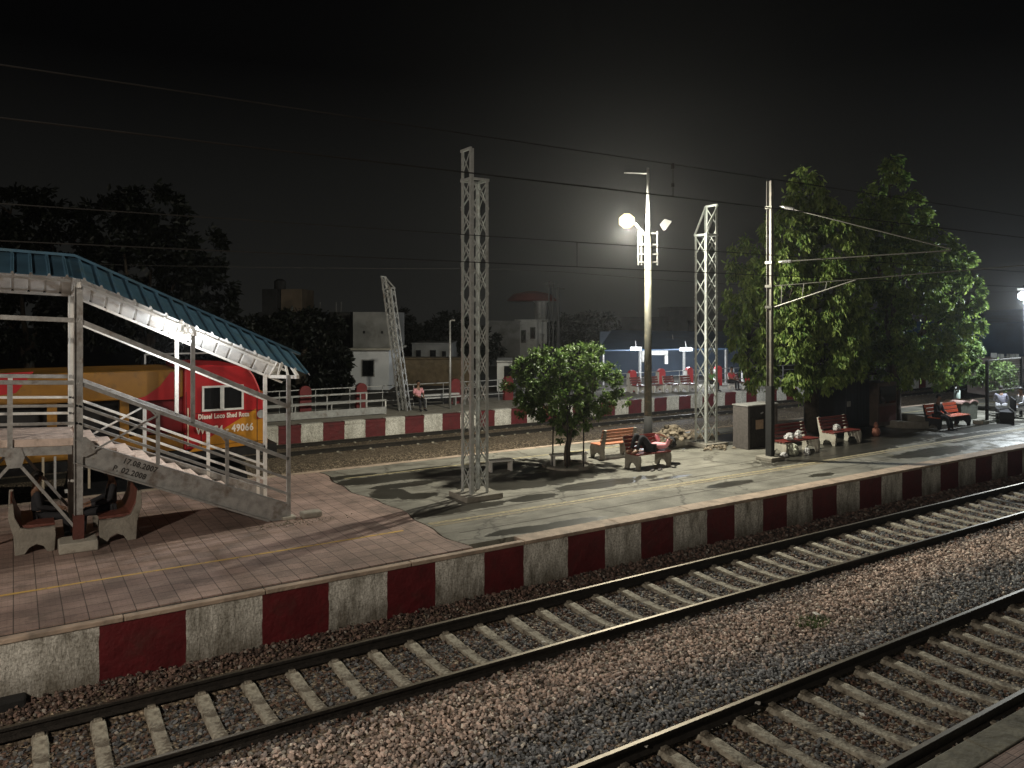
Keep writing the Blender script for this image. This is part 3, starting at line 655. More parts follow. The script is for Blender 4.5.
# ------------------------------------------------------------------ benches
def profile_frame(mb, y0, y1):
    """cast concrete end frame seen from the side: seat depth runs along +x, back at x=0"""
    outer = [(0, 0), (.02, .30), (-.05, .62), (-.09, .88), (-.02, .90), (.05, .66), (.13, .44), (.24, .40), (.60, .40), (.63, .30), (.60, 0), (.50, 0), (.46, .10), (.38, .17), (.26, .18), (.18, .12), (.14, 0)]
    mb.prism(outer, 'y', y0, y1)
def concrete_bench(name, label, loc, rz, length, slat_m, frame_m, group=None, slats=4):
    """a bench whose length runs along local +y and whose sitter faces local +x"""
    t = thing(name, label, 'bench', loc, rz, group)
    for y0 in (0, length - .08):
        mb = MB(); profile_frame(mb, y0, y0 + .08); mb.build('end_frame', frame_m, t, bevel=.008)
    for k in range(slats):
        x0 = .12 + k * .48 / slats; MB().box(x0, x0 + .48 / slats - .02, -.03, length + .03, .405, .445).build('seat_slat', slat_m, t, bevel=.006)
    for k in range(slats):
        u = k / slats; z0 = .50 + u * .40; x0 = .085 - u * .13
        MB().prism([(x0, z0), (x0 - .018, z0 + .40 / slats - .022), (x0 + .012, z0 + .40 / slats - .018), (x0 + .03, z0 + .004)], 'y', -.03, length + .03).build('back_slat', slat_m, t, bevel=.004)
    return t
def solid_bench(name, label, loc, rz, length, group):
    """seat and back are single curved slabs between thick concrete sides"""
    t = thing(name, label, 'bench', loc, rz, group)
    for y0 in (0, length - .1):
        mb = MB(); mb.prism([(0, 0), (-.02, .35), (-.10, .66), (-.09, .92), (-.02, .92), (0, .68), (.09, .48), (.22, .44), (.62, .44), (.63, .3), (.61, 0), (.50, 0), (.44, .11), (.33, .16), (.22, .11), (.15, 0)], 'y', y0, y0 + .1); mb.build('end_frame', M['conc'], t, bevel=.012)
    MB().prism([(.08, .44), (.62, .445), (.62, .485), (.1, .50), (.02, .68), (-.04, .90), (-.07, .89), (-.02, .66)], 'y', .1, length - .1).build('seat', mat('brown_red_seat', (.16, .055, .04), .5, 0, .25, 8, .2), t, bevel=.008)
    return t
solid_bench('concrete_bench', 'concrete bench under the landing facing right, with a brown red seat', (.02, 16.28, 0), 0, 1.5, 'concrete benches under the staircase')
solid_bench('concrete_bench', 'concrete bench under the stair flight facing left, with a brown red seat', (1.97, 17.76, 0), math.pi, 1.5, 'concrete benches under the staircase')
R90 = math.radians(90)
# bench length along the rails: local +y -> world +x  (rz=-90) makes the sitter face -y (towards the camera)
concrete_bench('park_bench', 'red bench with stone ends on which a person in pink lies', (14.5, 16.62, 0), -R90, 1.22, M['benchred'], M['conc'], 'benches of the island platform')
concrete_bench('park_bench', 'bench with terracotta seat turned its back to the bench with the lying person', (15.95, 17.80, 0), R90, 1.25, M['seatterra'], M['conc'], 'benches of the island platform')
concrete_bench('park_bench', 'red slatted bench holding white bags beside the overhead mast', (19.75, 15.85, 0), -R90, 1.65, M['benchred'], M['pconc'], 'benches of the island platform')
concrete_bench('park_bench', 'red slatted bench with pale seat between the bag bench and the dark kiosk', (22.7, 16.2, 0), -R90, 1.45, M['benchred'], M['pconc'], 'benches of the island platform')
concrete_bench('park_bench', 'bright orange slatted bench with a person in dark clothes on it', (29.4, 16.35, 0), -R90, 2.2, M['benchorange'], M['darkcloth'], 'benches of the island platform', 3)
# low plank seats by the small tree
def low_seat(label, a, b):
    t = thing('low_seat', label, 'seat', (a.x, a.y, 0), math.atan2(b.y - a.y, b.x - a.x), 'low white seats by the small tree'); L = (b - a).length
    MB().box(0, L, -.14, .14, .27, .32).build('plank', M['whitesteel'], t, bevel=.006)
    for x in (.06, L - .06): MB().box(x - .025, x + .025, -.11, .11, 0, .27).build('leg', M['whitesteel'], t)
low_seat('low white plank seat between the front lattice mast and the small tree', gp(488, 461, .3), gp(512, 459, .3))
low_seat('low white plank seat behind the trunk of the small tree', gp(551, 455, .3), gp(586, 452.5, .3))

# ------------------------------------------------------------------ lattice masts
def lattice(name, label, loc, w, h, hlow, rz, high_side, group, m=None, base=True, lean=None, pitch=.66, slope=True):
    t = thing(name, label, 'mast', loc, rz, group); m = m or M['tower']
    if lean: t.rotation_euler = lean
    hw = w / 2; z0 = .14 if base else 0
    for sx in (-1, 1):
        for sy in (-1, 1):
            hh = h if (sx == high_side) else hlow
            mb = MB(); mb.angle((sx * hw, sy * hw, z0), (sx * hw, sy * hw, hh), .075, .012, (-sx, -sy)); mb.build('leg', m, t)
    def lace(ax, s, top):
        mb = MB(); n_ = int((top - z0) / pitch); dz = (top - z0) / n_
        for i in range(n_):
            za, zb = z0 + i * dz, z0 + (i + 1) * dz
            for q in ((-1, 1), (1, -1)):
                if ax == 'x': mb.bar((q[0] * hw, s * (hw + .006 * q[0]), za), (q[1] * hw, s * (hw + .006 * q[0]), zb), .032, .008, (0, 1, 0))
                else: mb.bar((s * (hw + .006 * q[0]), q[0] * hw, za), (s * (hw + .006 * q[0]), q[1] * hw, zb), .008, .032, (0, 1, 0))
        mb.build('lacing', m, t)
    lace('x', -1, hlow); lace('x', 1, hlow); lace('y', high_side, h); lace('y', -high_side, hlow)
    mb = MB()
    for sy in (-1, 1):
        mb.bar((-high_side * hw, sy * hw, hlow), (high_side * hw, sy * hw, hlow), .06, .05); 
        if slope: mb.bar((-high_side * hw, sy * hw, hlow), (high_side * hw, sy * hw, h), .05, .05)
    for z, x in ((h, high_side), (hlow, -high_side), (hlow, high_side)): mb.bar((x * hw, -hw, z), (x * hw, hw, z), .05, .06)
    mb.build('top_frame', m, t)
    if base:
        MB().box(-hw - .22, hw + .28, -hw - .2, hw + .22, 0, .13).build('base', M['conc'], t, bevel=.015)
    return t
lattice('lattice_mast', 'tall grey lattice mast standing in front of the small round tree', (9.12, 15.75, 0), .47, 8.15, 7.45, 0, -1, 'lattice masts of the platform', mat('dull_silver_steel', (.48, .50, .49), .4, .3, .15, 9, .1, (.28, .26, .23), 3, .66), slope=False)
lattice('lattice_mast', 'bright silver lattice mast between the lit pole and the large tree', (19.25, 18.0, 0), .52, 7.95, 6.95, 0, 1, 'lattice masts of the platform')
b_, tt = gp(405, 410), None
top = at(387, 276, 35.6); base = at(405, 411, 35.3); ax = (top - base)
lm = lattice('lattice_mast', 'thin lattice mast leaning left on the far platform', base, .42, ax.length, ax.length - .6, 0, -1, 'lattice masts of the platform', M['galv'], False, None, .5)
lm.rotation_mode = 'QUATERNION'; lm.rotation_quaternion = ax.to_track_quat('Z', 'X')

# ------------------------------------------------------------------ lamp pole
lampD = 30.49; lp = gp(648, 452.5)
t = thing('lamp_pole', 'tall steel pole with a black painted foot and a glaring lamp at its upper left', 'lamp pole', (lp.x, lp.y, 0))
hp = CH + 83 / F * (SN * lp.y + CS * lp.x); h2 = CH + 150 / F * (SN * lp.y + CS * lp.x)
MB().tube([(0, 0, 0), (0, 0, hp)], [.125, .10], 14).build('shaft', mat('pale_steel_pole', (.075, .073, .058), .55, 0, .15, 5, .1, (.22, .19, .13), 3, .6), t, smooth=True)
MB().tube([(0, 0, 0), (0, 0, 1.15)], [.14, .135], 14).build('painted_foot', M['black'], t, smooth=True)
MB().tube([(0, 0, hp), (0, 0, h2)], [.075, .04], 10).build('upper_tube', M['galv'], t, smooth=True)
mb = MB()
right = Vector((SN, -CS, 0))
for dz in (0.05, -.3, -.6, -.85): mb.bar(right * -.32 + Vector((0, 0, hp + dz)), right * .32 + Vector((0, 0, hp + dz)), .05, .05)
for s in (-.3, .3, -.2): mb.bar(right * s + Vector((0, 0, hp - .95)), right * s + Vector((0, 0, hp + .12)), .045, .045)
mb.build('bracket_cluster', M['black'], t)
mb = MB(); mb.bar(Vector((0, 0, h2 - .18)), right * -.75 + Vector((0, 0, h2 - .15)), .035, .035); mb.build('arm', M['galv'], t)
LP = Vector((16.0, 18.23, 7.23)) - Vector((lp.x, lp.y, 0))
mb = MB(); mb.bar((0, 0, hp - .1), LP + Vector((0, 0, .22)), .045, .045); mb.build('lamp_arm', M['galv'], t)
def head(parent, c, d, m_glass):
    d = Vector(d).normalized(); rt = d.cross(Vector((0, 0, 1))).normalized(); up = rt.cross(d)
    vs = []
    for k, (s, o_) in enumerate(((.20, 0), (.12, -.22))):
        for a, b in ((-1, -1), (1, -1), (1, 1), (-1, 1)): vs.append(c + d * o_ + rt * a * s + up * b * s * .8)
    hmb = MB(); hmb.add(vs, [(7, 6, 5, 4), (0, 1, 5, 4), (1, 2, 6, 5), (2, 3, 7, 6), (3, 0, 4, 7)]); ho = hmb.build('lamp_head', M['black'], parent)
    g_ = MB().add([c + d * .004 + rt * a * .185 + up * b * .15 for a, b in ((-1, -1), (1, -1), (1, 1), (-1, 1))], [(0, 1, 2, 3)]); g_.build('lens', m_glass, ho)
# the flood light sits just in front of its housing

MB().tube([LP + Vector((0, 0, -.22)), LP + Vector((0, 0, -.1)), LP + Vector((0, 0, .1)), LP + Vector((0, 0, .22))], [.10, .24, .24, .10], 16).build('bulb', emit('flood_bulb_glow', (1, .88, .46), 1.7), t, smooth=True)
head(t, right * .62 + Vector((0, 0, hp + .28)), right * .8 + Vector((0, 0, -.6)), M['black'])

# ------------------------------------------------------------------ overhead line mast and wires
mx_, my_ = 18.9, 15.15
t = thing('overhead_mast', 'dark steel overhead line mast with three bracket arms beside the red bench', 'mast', (mx_, my_, 0))
def onx(px, py, x0=mx_):        # pixel on the cross plane x = const
    k = (px - 512) / F; p = x0 * (SN - CS * k) / (CS + SN * k); D = SN * p + CS * x0
    return Vector((0, p - my_, CH - (py - 318) / F * D))
zt = CH + 137 / F * (SN * my_ + CS * mx_)
mb = MB()
for s in (-1, 1): mb.box(-.055, .055, s * .08 - .006, s * .08 + .006, .12, zt)
mb.box(-.004, .004, -.074, .074, .12, zt); mb.build('shaft', mat('galvanised_mast', (.085, .08, .07), .5, .1, .15, 5, .1, (.20, .17, .13), 3, .6), t)
MB().box(-.075, .075, -.105, .105, .12, 2.2).build('painted_foot', M['black'], t)
MB().box(-.3, .3, -.3, .3, 0, .12).build('base', M['conc'], t, bevel=.02)
iron = mat('bracket_tube', (.08, .078, .066), .4, .5, .15, 5)
a1, a2 = onx(780, 206), onx(951, 249); MB().tube([a1, a2], .018, 8).build('tie_rod', iron, t)
a3, a4 = onx(778, 262), onx(951, 250.5); MB().tube([a3, a4], .019, 8).build('bracket_tube', iron, t)
a5, a6 = onx(775, 307), onx(856, 280); MB().tube([a5, a6], .022, 8).build('strut', iron, t)
a7, a8 = onx(775, 286), onx(1040, 264); MB().tube([a7, a8], .014, 6).build('register_arm', iron, t)
mb = MB()
for q, (u, v) in enumerate(((782, 206.5), (779, 262))):
    c0 = onx(u, v); dd = ((a2 - a1) if q == 0 else (a4 - a3)).normalized()
    for k in range(5): mb.tube([c0 + dd * (.12 + .07 * k), c0 + dd * (.15 + .07 * k)], [.055, .035], 10)
    mb.tube([c0 - Vector((0, 0, 0)), c0 + dd * .1], .03, 8)
mb.build('insulator', M['plastic'], t)
mb = MB()
for u in (782, 804, 827): 
    p1 = onx(u, 286 - (u - 775) * .083); p2 = a5 + (a6 - a5) * ((u - 775) / 81); mb.bar(p1, p2, .02, .02)
mb.build('hanger', iron, t)
for z in (zt - .02, onx(770, 206).z, onx(770, 262).z, onx(770, 307).z): pass
mb = MB()
for z in (a1.z, a3.z, a5.z, a7.z): mb.box(-.08, .08, -.12, .12, z - .04, z + .04)
mb.build('clamp', iron, t)
def wire(label, pts, r=.009):
    o = MB().tube(pts, r, 5).build('overhead_wire', M['wire']); return tag(o, label, 'wire', 'overhead wires')
def sagline(y, z0, x0, x1, sag=0, xa=18.9, n_=40, span=50, zoff=0):
    out = []
    for x in np.linspace(x0, x1, n_):
        u = ((x - xa) % span) / span; out.append((x, y, z0 - sag * 4 * u * (1 - u)))
    return out
wire('uppermost of the overhead wires crossing in front of the lit pole', sagline(T2, 5.84, -6, 90, .0), .0055)
wire('second highest overhead wire, crossing just above the glaring lamp', sagline(T2, 5.50, -6, 90, .0), .0065)
wire('overhead wire crossing the pole just under its bracket cluster', sagline(T1, 5.51, -8, 110, 0), .007)
wire('lowest overhead wire crossing in front of both lattice masts', sagline(T1, 5.09, -8, 110, 0), .007)
mb = MB(); x0 = tp(673, T2); mb.tube([(x0, T2, 5.5), (x0, T2, 5.84)], .005, 5); mb.tube([(x0, T2, 5.79), (x0, T2, 5.85)], .02, 6); mb.tube([(x0, T2, 5.6), (x0, T2, 5.64)], .018, 6); tag(mb.build('wire_dropper', M['wire']), 'short hanger joining the two uppermost overhead wires right of the lit pole', 'wire hanger')
mb = MB(); x0 = tp(577, T1); mb.tube([(x0, T1, 5.09), (x0, T1, 5.51)], .006, 5); tag(mb.build('wire_dropper', M['wire']), 'short hanger joining the two lower overhead wires above the small tree', 'wire hanger')
wire('faint distant overhead wire over the white house roof', sagline(28.35, 6.4, -20, 140, .5), .011)

# ------------------------------------------------------------------ vegetation
def leaves(name, blobs, n_, size, m, parent, droop=.0, shape=.38, seed=1, hollow=.55):
    """blobs: (centre, radii, weight); each leaf a folded blade"""
    r = np.random.default_rng(seed); w = np.array([b[2] for b in blobs], float); w /= w.sum(); idx = r.choice(len(blobs), n_, p=w)
    C = np.array([b[0][:] for b in blobs])[idx]; Rr = np.array([b[1] for b in blobs])[idx]
    d = r.normal(size=(n_, 3)); d /= np.linalg.norm(d, axis=1)[:, None]; rad = r.uniform(hollow ** 3, 1, n_) ** (1 / 3)
    # clumps: pull the leaves towards twig ends
    nt = max(60, n_ // 85); tw = r.integers(0, nt, n_); tj = r.normal(size=(nt, 3)); 
    P = C + d * rad[:, None] * Rr
    tips = P[r.integers(0, n_, nt)]
    order = np.argsort(((P[:, None, ::1][:, 0] * 0)).sum(1)) if False else None
    near = np.empty(n_, int)
    for s in range(0, n_, 2000): near[s:s + 2000] = np.argmin(((P[s:s + 2000, None] - tips[None]) ** 2).sum(2), 1)
    P = tips[near] + (P - tips[near]) * r.uniform(.08, .62, n_)[:, None] + r.normal(0, size * .25, (n_, 3))
    ax_ = d * (1 - droop) * .8 + r.normal(size=(n_, 3)) * .55; ax_[:, 2] -= droop * 1.4; ax_[:, 2] -= .25; ax_ /= np.linalg.norm(ax_, axis=1)[:, None]
    rn = r.normal(size=(n_, 3)) + np.array([0, 0, .5]); sd = np.cross(ax_, rn); sd /= np.linalg.norm(sd, axis=1)[:, None]; nm = np.cross(sd, ax_)
    L = size * r.uniform(.6, 1.3, n_)[:, None]; Wd = L * shape
    V = np.stack([P, P + ax_ * L * .5 + sd * Wd * .5 + nm * L * .08, P + ax_ * L, P + ax_ * L * .5 - sd * Wd * .5 + nm * L * .08, P + ax_ * L * .52 - nm * L * .06], 1).reshape(-1, 3)
    o5 = np.arange(n_) * 5; Fc = np.stack([np.stack([o5, o5 + 1, o5 + 4], 1), np.stack([o5 + 1, o5 + 2, o5 + 4], 1), np.stack([o5 + 2, o5 + 3, o5 + 4], 1), np.stack([o5 + 3, o5, o5 + 4], 1)], 1).reshape(-1, 3)
    me = bpy.data.meshes.new(name); me.vertices.add(len(V)); me.vertices.foreach_set('co', V.ravel()); me.loops.add(Fc.size); me.loops.foreach_set('vertex_index', Fc.ravel())
    me.polygons.add(len(Fc)); me.polygons.foreach_set('loop_start', np.arange(0, Fc.size, 3)); me.polygons.foreach_set('loop_total', np.full(len(Fc), 3)); me.update(calc_edges=True)
    a = me.attributes.new('tint', 'FLOAT', 'POINT'); tn = np.clip(r.beta(1.4, 2.2, n_) + .35 * (r.uniform(size=nt)[near] - .5), 0, 1); a.data.foreach_set('value', np.repeat(tn, 5).astype('f4'))
    me.materials.append(m); o = bpy.data.objects.new(name, me); COL.objects.link(o); o.parent = parent
    return o
def branchy(parent, base, forks, r0, m, name='trunk', seed=1):
    rr = random.Random(seed); mb = MB()
    top = forks[0]; pts = [Vector((0, 0, 0))]
    for k in range(1, 6): pts.append(Vector((0, 0, 0)).lerp(top, k / 5) + Vector((rr.uniform(-.06, .06), rr.uniform(-.06, .06), 0)))
    mb.tube(pts, [r0 * (1.25 - .5 * k / 5) for k in range(6)], 10)
    for f in forks[1:]:
        s = pts[rr.randint(3, 5)]; q = [s]
        for k in range(1, 6): q.append(s.lerp(f, k / 5) + Vector((rr.uniform(-.12, .12), rr.uniform(-.12, .12), rr.uniform(-.08, .12))))
        mb.tube(q, [r0 * .55 * (1 - .16 * k) for k in range(6)], 7)
        for j in range(4):
            s2 = q[rr.randint(2, 5)]; e2 = s2 + Vector((rr.uniform(-1, 1), rr.uniform(-1, 1), rr.uniform(-.2, .9))) * .8; mb.tube([s2, (s2 + e2) / 2 + Vector((0, 0, .08)), e2], [r0 * .2, r0 * .13, r0 * .05], 5)
    return mb.build(name, m, parent, smooth=True)
lf_small = leafmat('round_tree_leaf', (.04, .085, .018), (.15, .22, .055), .35)
lf_big = leafmat('drooping_leaf', (.07, .14, .03), (.36, .46, .12), .45)
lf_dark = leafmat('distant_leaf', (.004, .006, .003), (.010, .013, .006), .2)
lf_pale = leafmat('pale_leaf', (.07, .12, .04), (.26, .36, .12), .4)
def pxblob(base, D, lst):
    out = []
    for (px, py, rx, rz_, dd) in lst:
        c = at(px, py, D + dd) - base; out.append((c, (rx * D / F, rx * D / F, rz_ * D / F), rx * rx * rz_))
    return out
# small round tree
b0 = gp(568, 466); b0.z = 0
t = thing('small_tree', 'small round leafy tree in a ring of thin stakes behind the front lattice mast', 'tree', b0)
bl = pxblob(b0, 22.2, [(548, 376, 32, 28, 0), (580, 368, 28, 30, .3), (532, 384, 26, 26, -.3), (598, 392, 26, 28, .2), (560, 398, 40, 24, 0), (534, 405, 24, 19, .2), (612, 384, 15, 20, .2), (616, 372, 10, 12, 0), (594, 352, 14, 15, .3), (548, 358, 22, 13, -.3), (575, 415, 28, 20, 0), (522, 368, 12, 12, 0), (566, 432, 12, 12, .2), (508, 385, 9, 10, 0), (622, 398, 9, 9, 0), (600, 340, 7, 7, .2)])
leaves('crown', bl, 21000, .108, lf_small, t, .1, .5, 11, .5)
branchy(t, b0, [Vector((0, 0, 1.3)), Vector((-.6, -.3, 2.4)), Vector((.5, .3, 2.6)), Vector((.8, -.3, 2.2)), Vector((-.9, .4, 2.0))], .085, M['trunk'], seed=3)
for i, (dx, dy) in enumerate(((-.3, -.35), (.32, -.3), (.3, .35), (-.32, .3))):
    o = MB().bar((0, 0, 0), (0.02, .0, 1.75), .03, .03).build('stake', M['darkiron']); o.location = (b0.x + dx, b0.y + dy, 0); o.name = 'tree_stake'
    tag(o, 'thin dark metal stake guarding the trunk of the small round tree', 'stake', 'stakes round the small tree')
mb = MB(); 
for k in range(14):
    a = 2 * math.pi * k / 14; rr = .62
    mb.prism([(rr * math.cos(a) * q, rr * math.sin(a) * q) for q in (1, 1.2)] + [(rr * math.cos(a + .43) * q, rr * math.sin(a + .43) * q) for q in (1.2, 1)], 'z', 0, .06)
o = mb.build('tree_ring', M['conc']); o.location = (b0.x, b0.y, 0); tag(o, 'low ring of concrete pieces on the ground around the small tree', 'kerb ring')
# the large drooping trees
b1 = gp(812, 431); b1.z = 0
t = thing('large_tree', 'large tree with drooping lit leaves behind the overhead mast and red benches', 'tree', b1)
bl = pxblob(b1, 27.5, [(806, 200, 26, 30, 0), (802, 178, 15, 14, 0), (786, 236, 30, 30, 0), (826, 236, 28, 34, .3), (742, 258, 18, 24, -.2), (738, 290, 17, 34, 0), (735, 330, 13, 40, 0), (752, 335, 18, 56, -.6), (776, 290, 34, 40, -.4),
                       (820, 296, 34, 44, 0), (790, 345, 28, 46, -.7), (826, 350, 30, 42, -.2), (848, 300, 22, 40, .4), (815, 210, 26, 24, .4), (838, 225, 18, 22, .6), (770, 262, 20, 22, -.2), (846, 250, 20, 26, .6), (858, 225, 14, 20, .8), (850, 348, 20, 36, .3), (762, 380, 14, 22, -.5), (800, 382, 16, 18, -.6)])
leaves('crown', bl, 46000, .20, lf_big, t, .75, .36, 21, .55)
branchy(t, b1, [Vector((0, 0, 3.4)), at(806, 210, 27.5) - b1, at(745, 280, 27.3) - b1, at(790, 300, 27) - b1, at(840, 270, 28) - b1, at(760, 330, 27) - b1], .24, M['trunk'], seed=5)
b2 = gp(893, 423); b2.z = 0
t = thing('large_tree', 'tallest tree, darker and right of the overhead mast, behind the orange bench', 'tree', b2)
bl = pxblob(b2, 30.8, [(890, 190, 20, 34, 0), (893, 168, 12, 14, 0), (868, 215, 16, 26, 0), (925, 235, 24, 22, 0), (908, 195, 12, 16, 0), (882, 230, 28, 30, 0), (912, 220, 22, 30, .2), (900, 270, 46, 36, 0), (942, 262, 24, 26, .3), (880, 320, 34, 44, .5), (920, 330, 40, 46, .4), (958, 300, 26, 34, 0), (962, 262, 18, 22, .2), (975, 330, 14, 26, 0), (938, 360, 30, 28, 0), (890, 365, 36, 26, .2)])
leaves('crown', bl, 40000, .20, lf_big, t, .45, .42, 22, .55)
branchy(t, b2, [Vector((0, 0, 3.6)), at(892, 185, 30.8) - b2, at(940, 270, 31) - b2, at(880, 260, 30.5) - b2, at(960, 310, 31) - b2, at(900, 320, 31) - b2], .26, M['trunk'], seed=6)
b3 = gp(958, 414); b3.z = 0
t = thing('bush_tree', 'pale brightly lit bushy young tree above the mossy tank at the right', 'tree', b3)
bl = pxblob(b3, 33, [(963, 352, 18, 14, 0), (950, 368, 20, 14, 0), (972, 372, 15, 14, 0), (940, 378, 12, 12, 0), (975, 350, 10, 8, 0)])
leaves('crown', bl, 6500, .17, lf_pale, t, .3, .45, 23, .4)
branchy(t, b3, [Vector((0, 0, 1.4)), at(963, 350, 33) - b3, at(945, 370, 33) - b3], .06, M['trunk'], seed=7)
b4 = gp(1000, 412); b4.z = 0
t = thing('bush_tree', 'small pale leafy shrub seen through the wire mesh frame at the right edge', 'shrub', b4)
bl = pxblob(b4, 35, [(1002, 372, 14, 12, 0), (996, 384, 11, 10, 0), (1008, 382, 9, 9, 0)])
leaves('crown', bl, 2600, .15, lf_pale, t, .3, .45, 24, .3)
branchy(t, b4, [Vector((0, 0, .9)), at(1002, 372, 35) - b4, at(996, 384, 35) - b4], .04, M['trunk'], seed=8)
# dark trees beyond the locomotive
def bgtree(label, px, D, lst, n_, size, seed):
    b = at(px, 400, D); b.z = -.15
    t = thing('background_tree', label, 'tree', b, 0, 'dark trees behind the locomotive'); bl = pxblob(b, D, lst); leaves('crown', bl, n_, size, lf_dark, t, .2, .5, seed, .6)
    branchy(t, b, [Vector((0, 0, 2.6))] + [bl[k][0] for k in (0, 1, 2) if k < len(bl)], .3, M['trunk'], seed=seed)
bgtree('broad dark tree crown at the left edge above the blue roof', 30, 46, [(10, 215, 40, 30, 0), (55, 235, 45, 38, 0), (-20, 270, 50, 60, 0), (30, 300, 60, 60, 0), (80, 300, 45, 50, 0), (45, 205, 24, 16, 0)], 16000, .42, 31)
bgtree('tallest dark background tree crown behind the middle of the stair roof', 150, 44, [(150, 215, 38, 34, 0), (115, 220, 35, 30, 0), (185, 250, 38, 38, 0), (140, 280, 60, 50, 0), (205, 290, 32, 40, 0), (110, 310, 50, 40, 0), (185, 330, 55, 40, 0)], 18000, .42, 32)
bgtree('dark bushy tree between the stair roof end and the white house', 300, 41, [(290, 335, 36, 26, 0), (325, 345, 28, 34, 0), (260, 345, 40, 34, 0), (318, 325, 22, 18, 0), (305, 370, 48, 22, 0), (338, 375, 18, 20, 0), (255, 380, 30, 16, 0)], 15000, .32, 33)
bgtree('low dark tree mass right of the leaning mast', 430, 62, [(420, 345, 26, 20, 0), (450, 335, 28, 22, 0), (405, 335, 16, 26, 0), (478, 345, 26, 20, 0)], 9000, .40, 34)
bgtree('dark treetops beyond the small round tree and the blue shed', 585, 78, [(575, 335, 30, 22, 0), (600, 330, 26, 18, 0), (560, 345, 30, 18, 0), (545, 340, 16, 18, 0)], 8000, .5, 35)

# ------------------------------------------------------------------ locomotive
LF = 20.86; lt0, lt1 = -12.0, 5.72
t = thing('locomotive', 'red and yellow diesel locomotive standing behind the covered staircase', 'locomotive', (0, LF + 1.45, RT))
OZ = -RT; OY = -(LF + 1.45)
def L(x, y, z): return (x, y + OY, z + OZ)
def lprism(poly, a, b, name, m, par=t, bevel=0):
    mb = MB(); mb.prism([(u, v + OZ) for u, v in poly], 'y', a + OY, b + OY); return mb.build(name, m, par, bevel=bevel)
CB = 3.63
cabpoly = [(CB, .88), (5.70, .88)] + [(onp(u, v, LF).x, onp(u, v, LF).z) for u, v in ((267.5, 422), (265, 408), (262, 396), (258.5, 385), (254.5, 376), (249.5, 369), (243, 366))] + [(4.2, 3.02), (CB, 3.0)]
cab = lprism(cabpoly, LF, LF + 2.9, 'cab', M['lred'], t, .04)
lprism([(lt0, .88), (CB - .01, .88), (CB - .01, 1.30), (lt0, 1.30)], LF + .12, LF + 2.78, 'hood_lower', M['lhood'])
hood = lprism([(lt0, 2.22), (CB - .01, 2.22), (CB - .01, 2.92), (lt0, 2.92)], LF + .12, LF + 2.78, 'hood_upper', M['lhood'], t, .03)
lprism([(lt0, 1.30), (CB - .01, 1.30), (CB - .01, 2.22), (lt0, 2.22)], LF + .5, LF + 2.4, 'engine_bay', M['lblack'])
for x in np.arange(-11.5, 2.7, 1.52):
    MB().box(x, x + .2, LF + .12 + OY, LF + .3 + OY, 1.30 + OZ, 2.22 + OZ).build('door_post', M['lhood'], t)
# livery: flat paint fields a few mm proud of the sides
def field(pts, m, name, par, off=.004, y=LF):
    P = []
    for u, v in pts:
        q = onp(u, v, y); P.append((q.x, y - off + OY, q.z + OZ))
    mb = MB(); mb.add(P, [tuple(range(len(P)))]); return mb.build(name, m, par)
field([(188, 452.5), (212, 436), (256, 408.5), (256.5, 419), (267, 418), (267.3, 442.6)], M['lyel'], 'yellow_nose_field', t)
field([(80, 381), (150, 385), (172, 369.5), (172, 399), (140, 401.5), (60, 403)], M['lred'], 'red_hood_field', t, .004, LF + .12) if False else None
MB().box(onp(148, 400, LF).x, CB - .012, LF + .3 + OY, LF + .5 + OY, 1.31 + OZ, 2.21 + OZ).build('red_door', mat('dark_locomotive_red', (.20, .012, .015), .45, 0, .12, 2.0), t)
field([(128, 401.6), (146, 396), (160, 386), (171, 371.7), (179.5, 371.5), (179.5, 399)], M['lred'], 'red_hood_field', t, .004, LF + .12)
field([(-30, 375), (34, 371.5), (16, 393), (-30, 400)], M['lred'], 'red_hood_field', t, .004, LF + .12)
# panel seams, door, grilles
mb = MB(); yy = LF + OY
for x in (3.66, 4.02, 5.42): mb.box(x, x + .014, yy - .006, yy - .001, .92 + OZ, 2.35 + OZ)
for z in (.96, 1.78): mb.box(CB + .03, 5.66, yy - .006, yy - .001, z + OZ, z + .012 + OZ)
mb.build('panel_seam', M['lblack'], t)
mb = MB()
for x in (3.70,): mb.bar(L(x, LF - .06, 1.0), L(x, LF - .06, 1.95), .03, .03)
mb.build('handrail', M['cream'], t)
# cab windows
for (u0, u1) in ((204.0, 220.0), (224.0, 241.5)):
    a = onp(u0, 388, LF); b = onp(u1, 409.5, LF)
    w = MB(); x0, x1, z0, z1 = a.x, b.x, 1.88 + OZ, 2.43 + OZ; yy = LF + OY
    for bx_ in ((x0 - .05, x1 + .05, z0 - .05, z0), (x0 - .05, x1 + .05, z1, z1 + .05), (x0 - .05, x0, z0, z1), (x1, x1 + .05, z0, z1)): w.box(bx_[0], bx_[1], yy - .03, yy + .01, bx_[2], bx_[3])
    wo = w.build('window', M['whitesteel'], t); MB().box(x0, x1, yy - .012, yy - .004, z0, z1).build('pane', M['glass'], wo)
a = onp(198, 418.5, LF); text('lettering', 'Diesel Loco Shed Roza', .17, (a.x, LF - .012 + OY, a.z - .02 + OZ), (R90, 0, 0), M['letter'], t, .003, 1.1, .72, .007)
a = onp(196, 433, LF); text('lettering', 'WDG4 - 49066', .26, (a.x, LF - .012 + OY, a.z - .03 + OZ), (R90, 0, 0), M['letter'], t, .003, 1.08, .80, .008)
a = onp(261, 414, LF); mb = MB().tube([(a.x, LF - .03 + OY, a.z + OZ), (a.x, LF + .01 + OY, a.z + OZ)], .11, 14); mb.build('headlight', M['galv'], t)
lprism([(5.72, .95), (5.80, .95), (5.80, 2.2), (5.72, 2.2)], LF + .5, LF + 2.4, 'front_panel', M['lyel'])
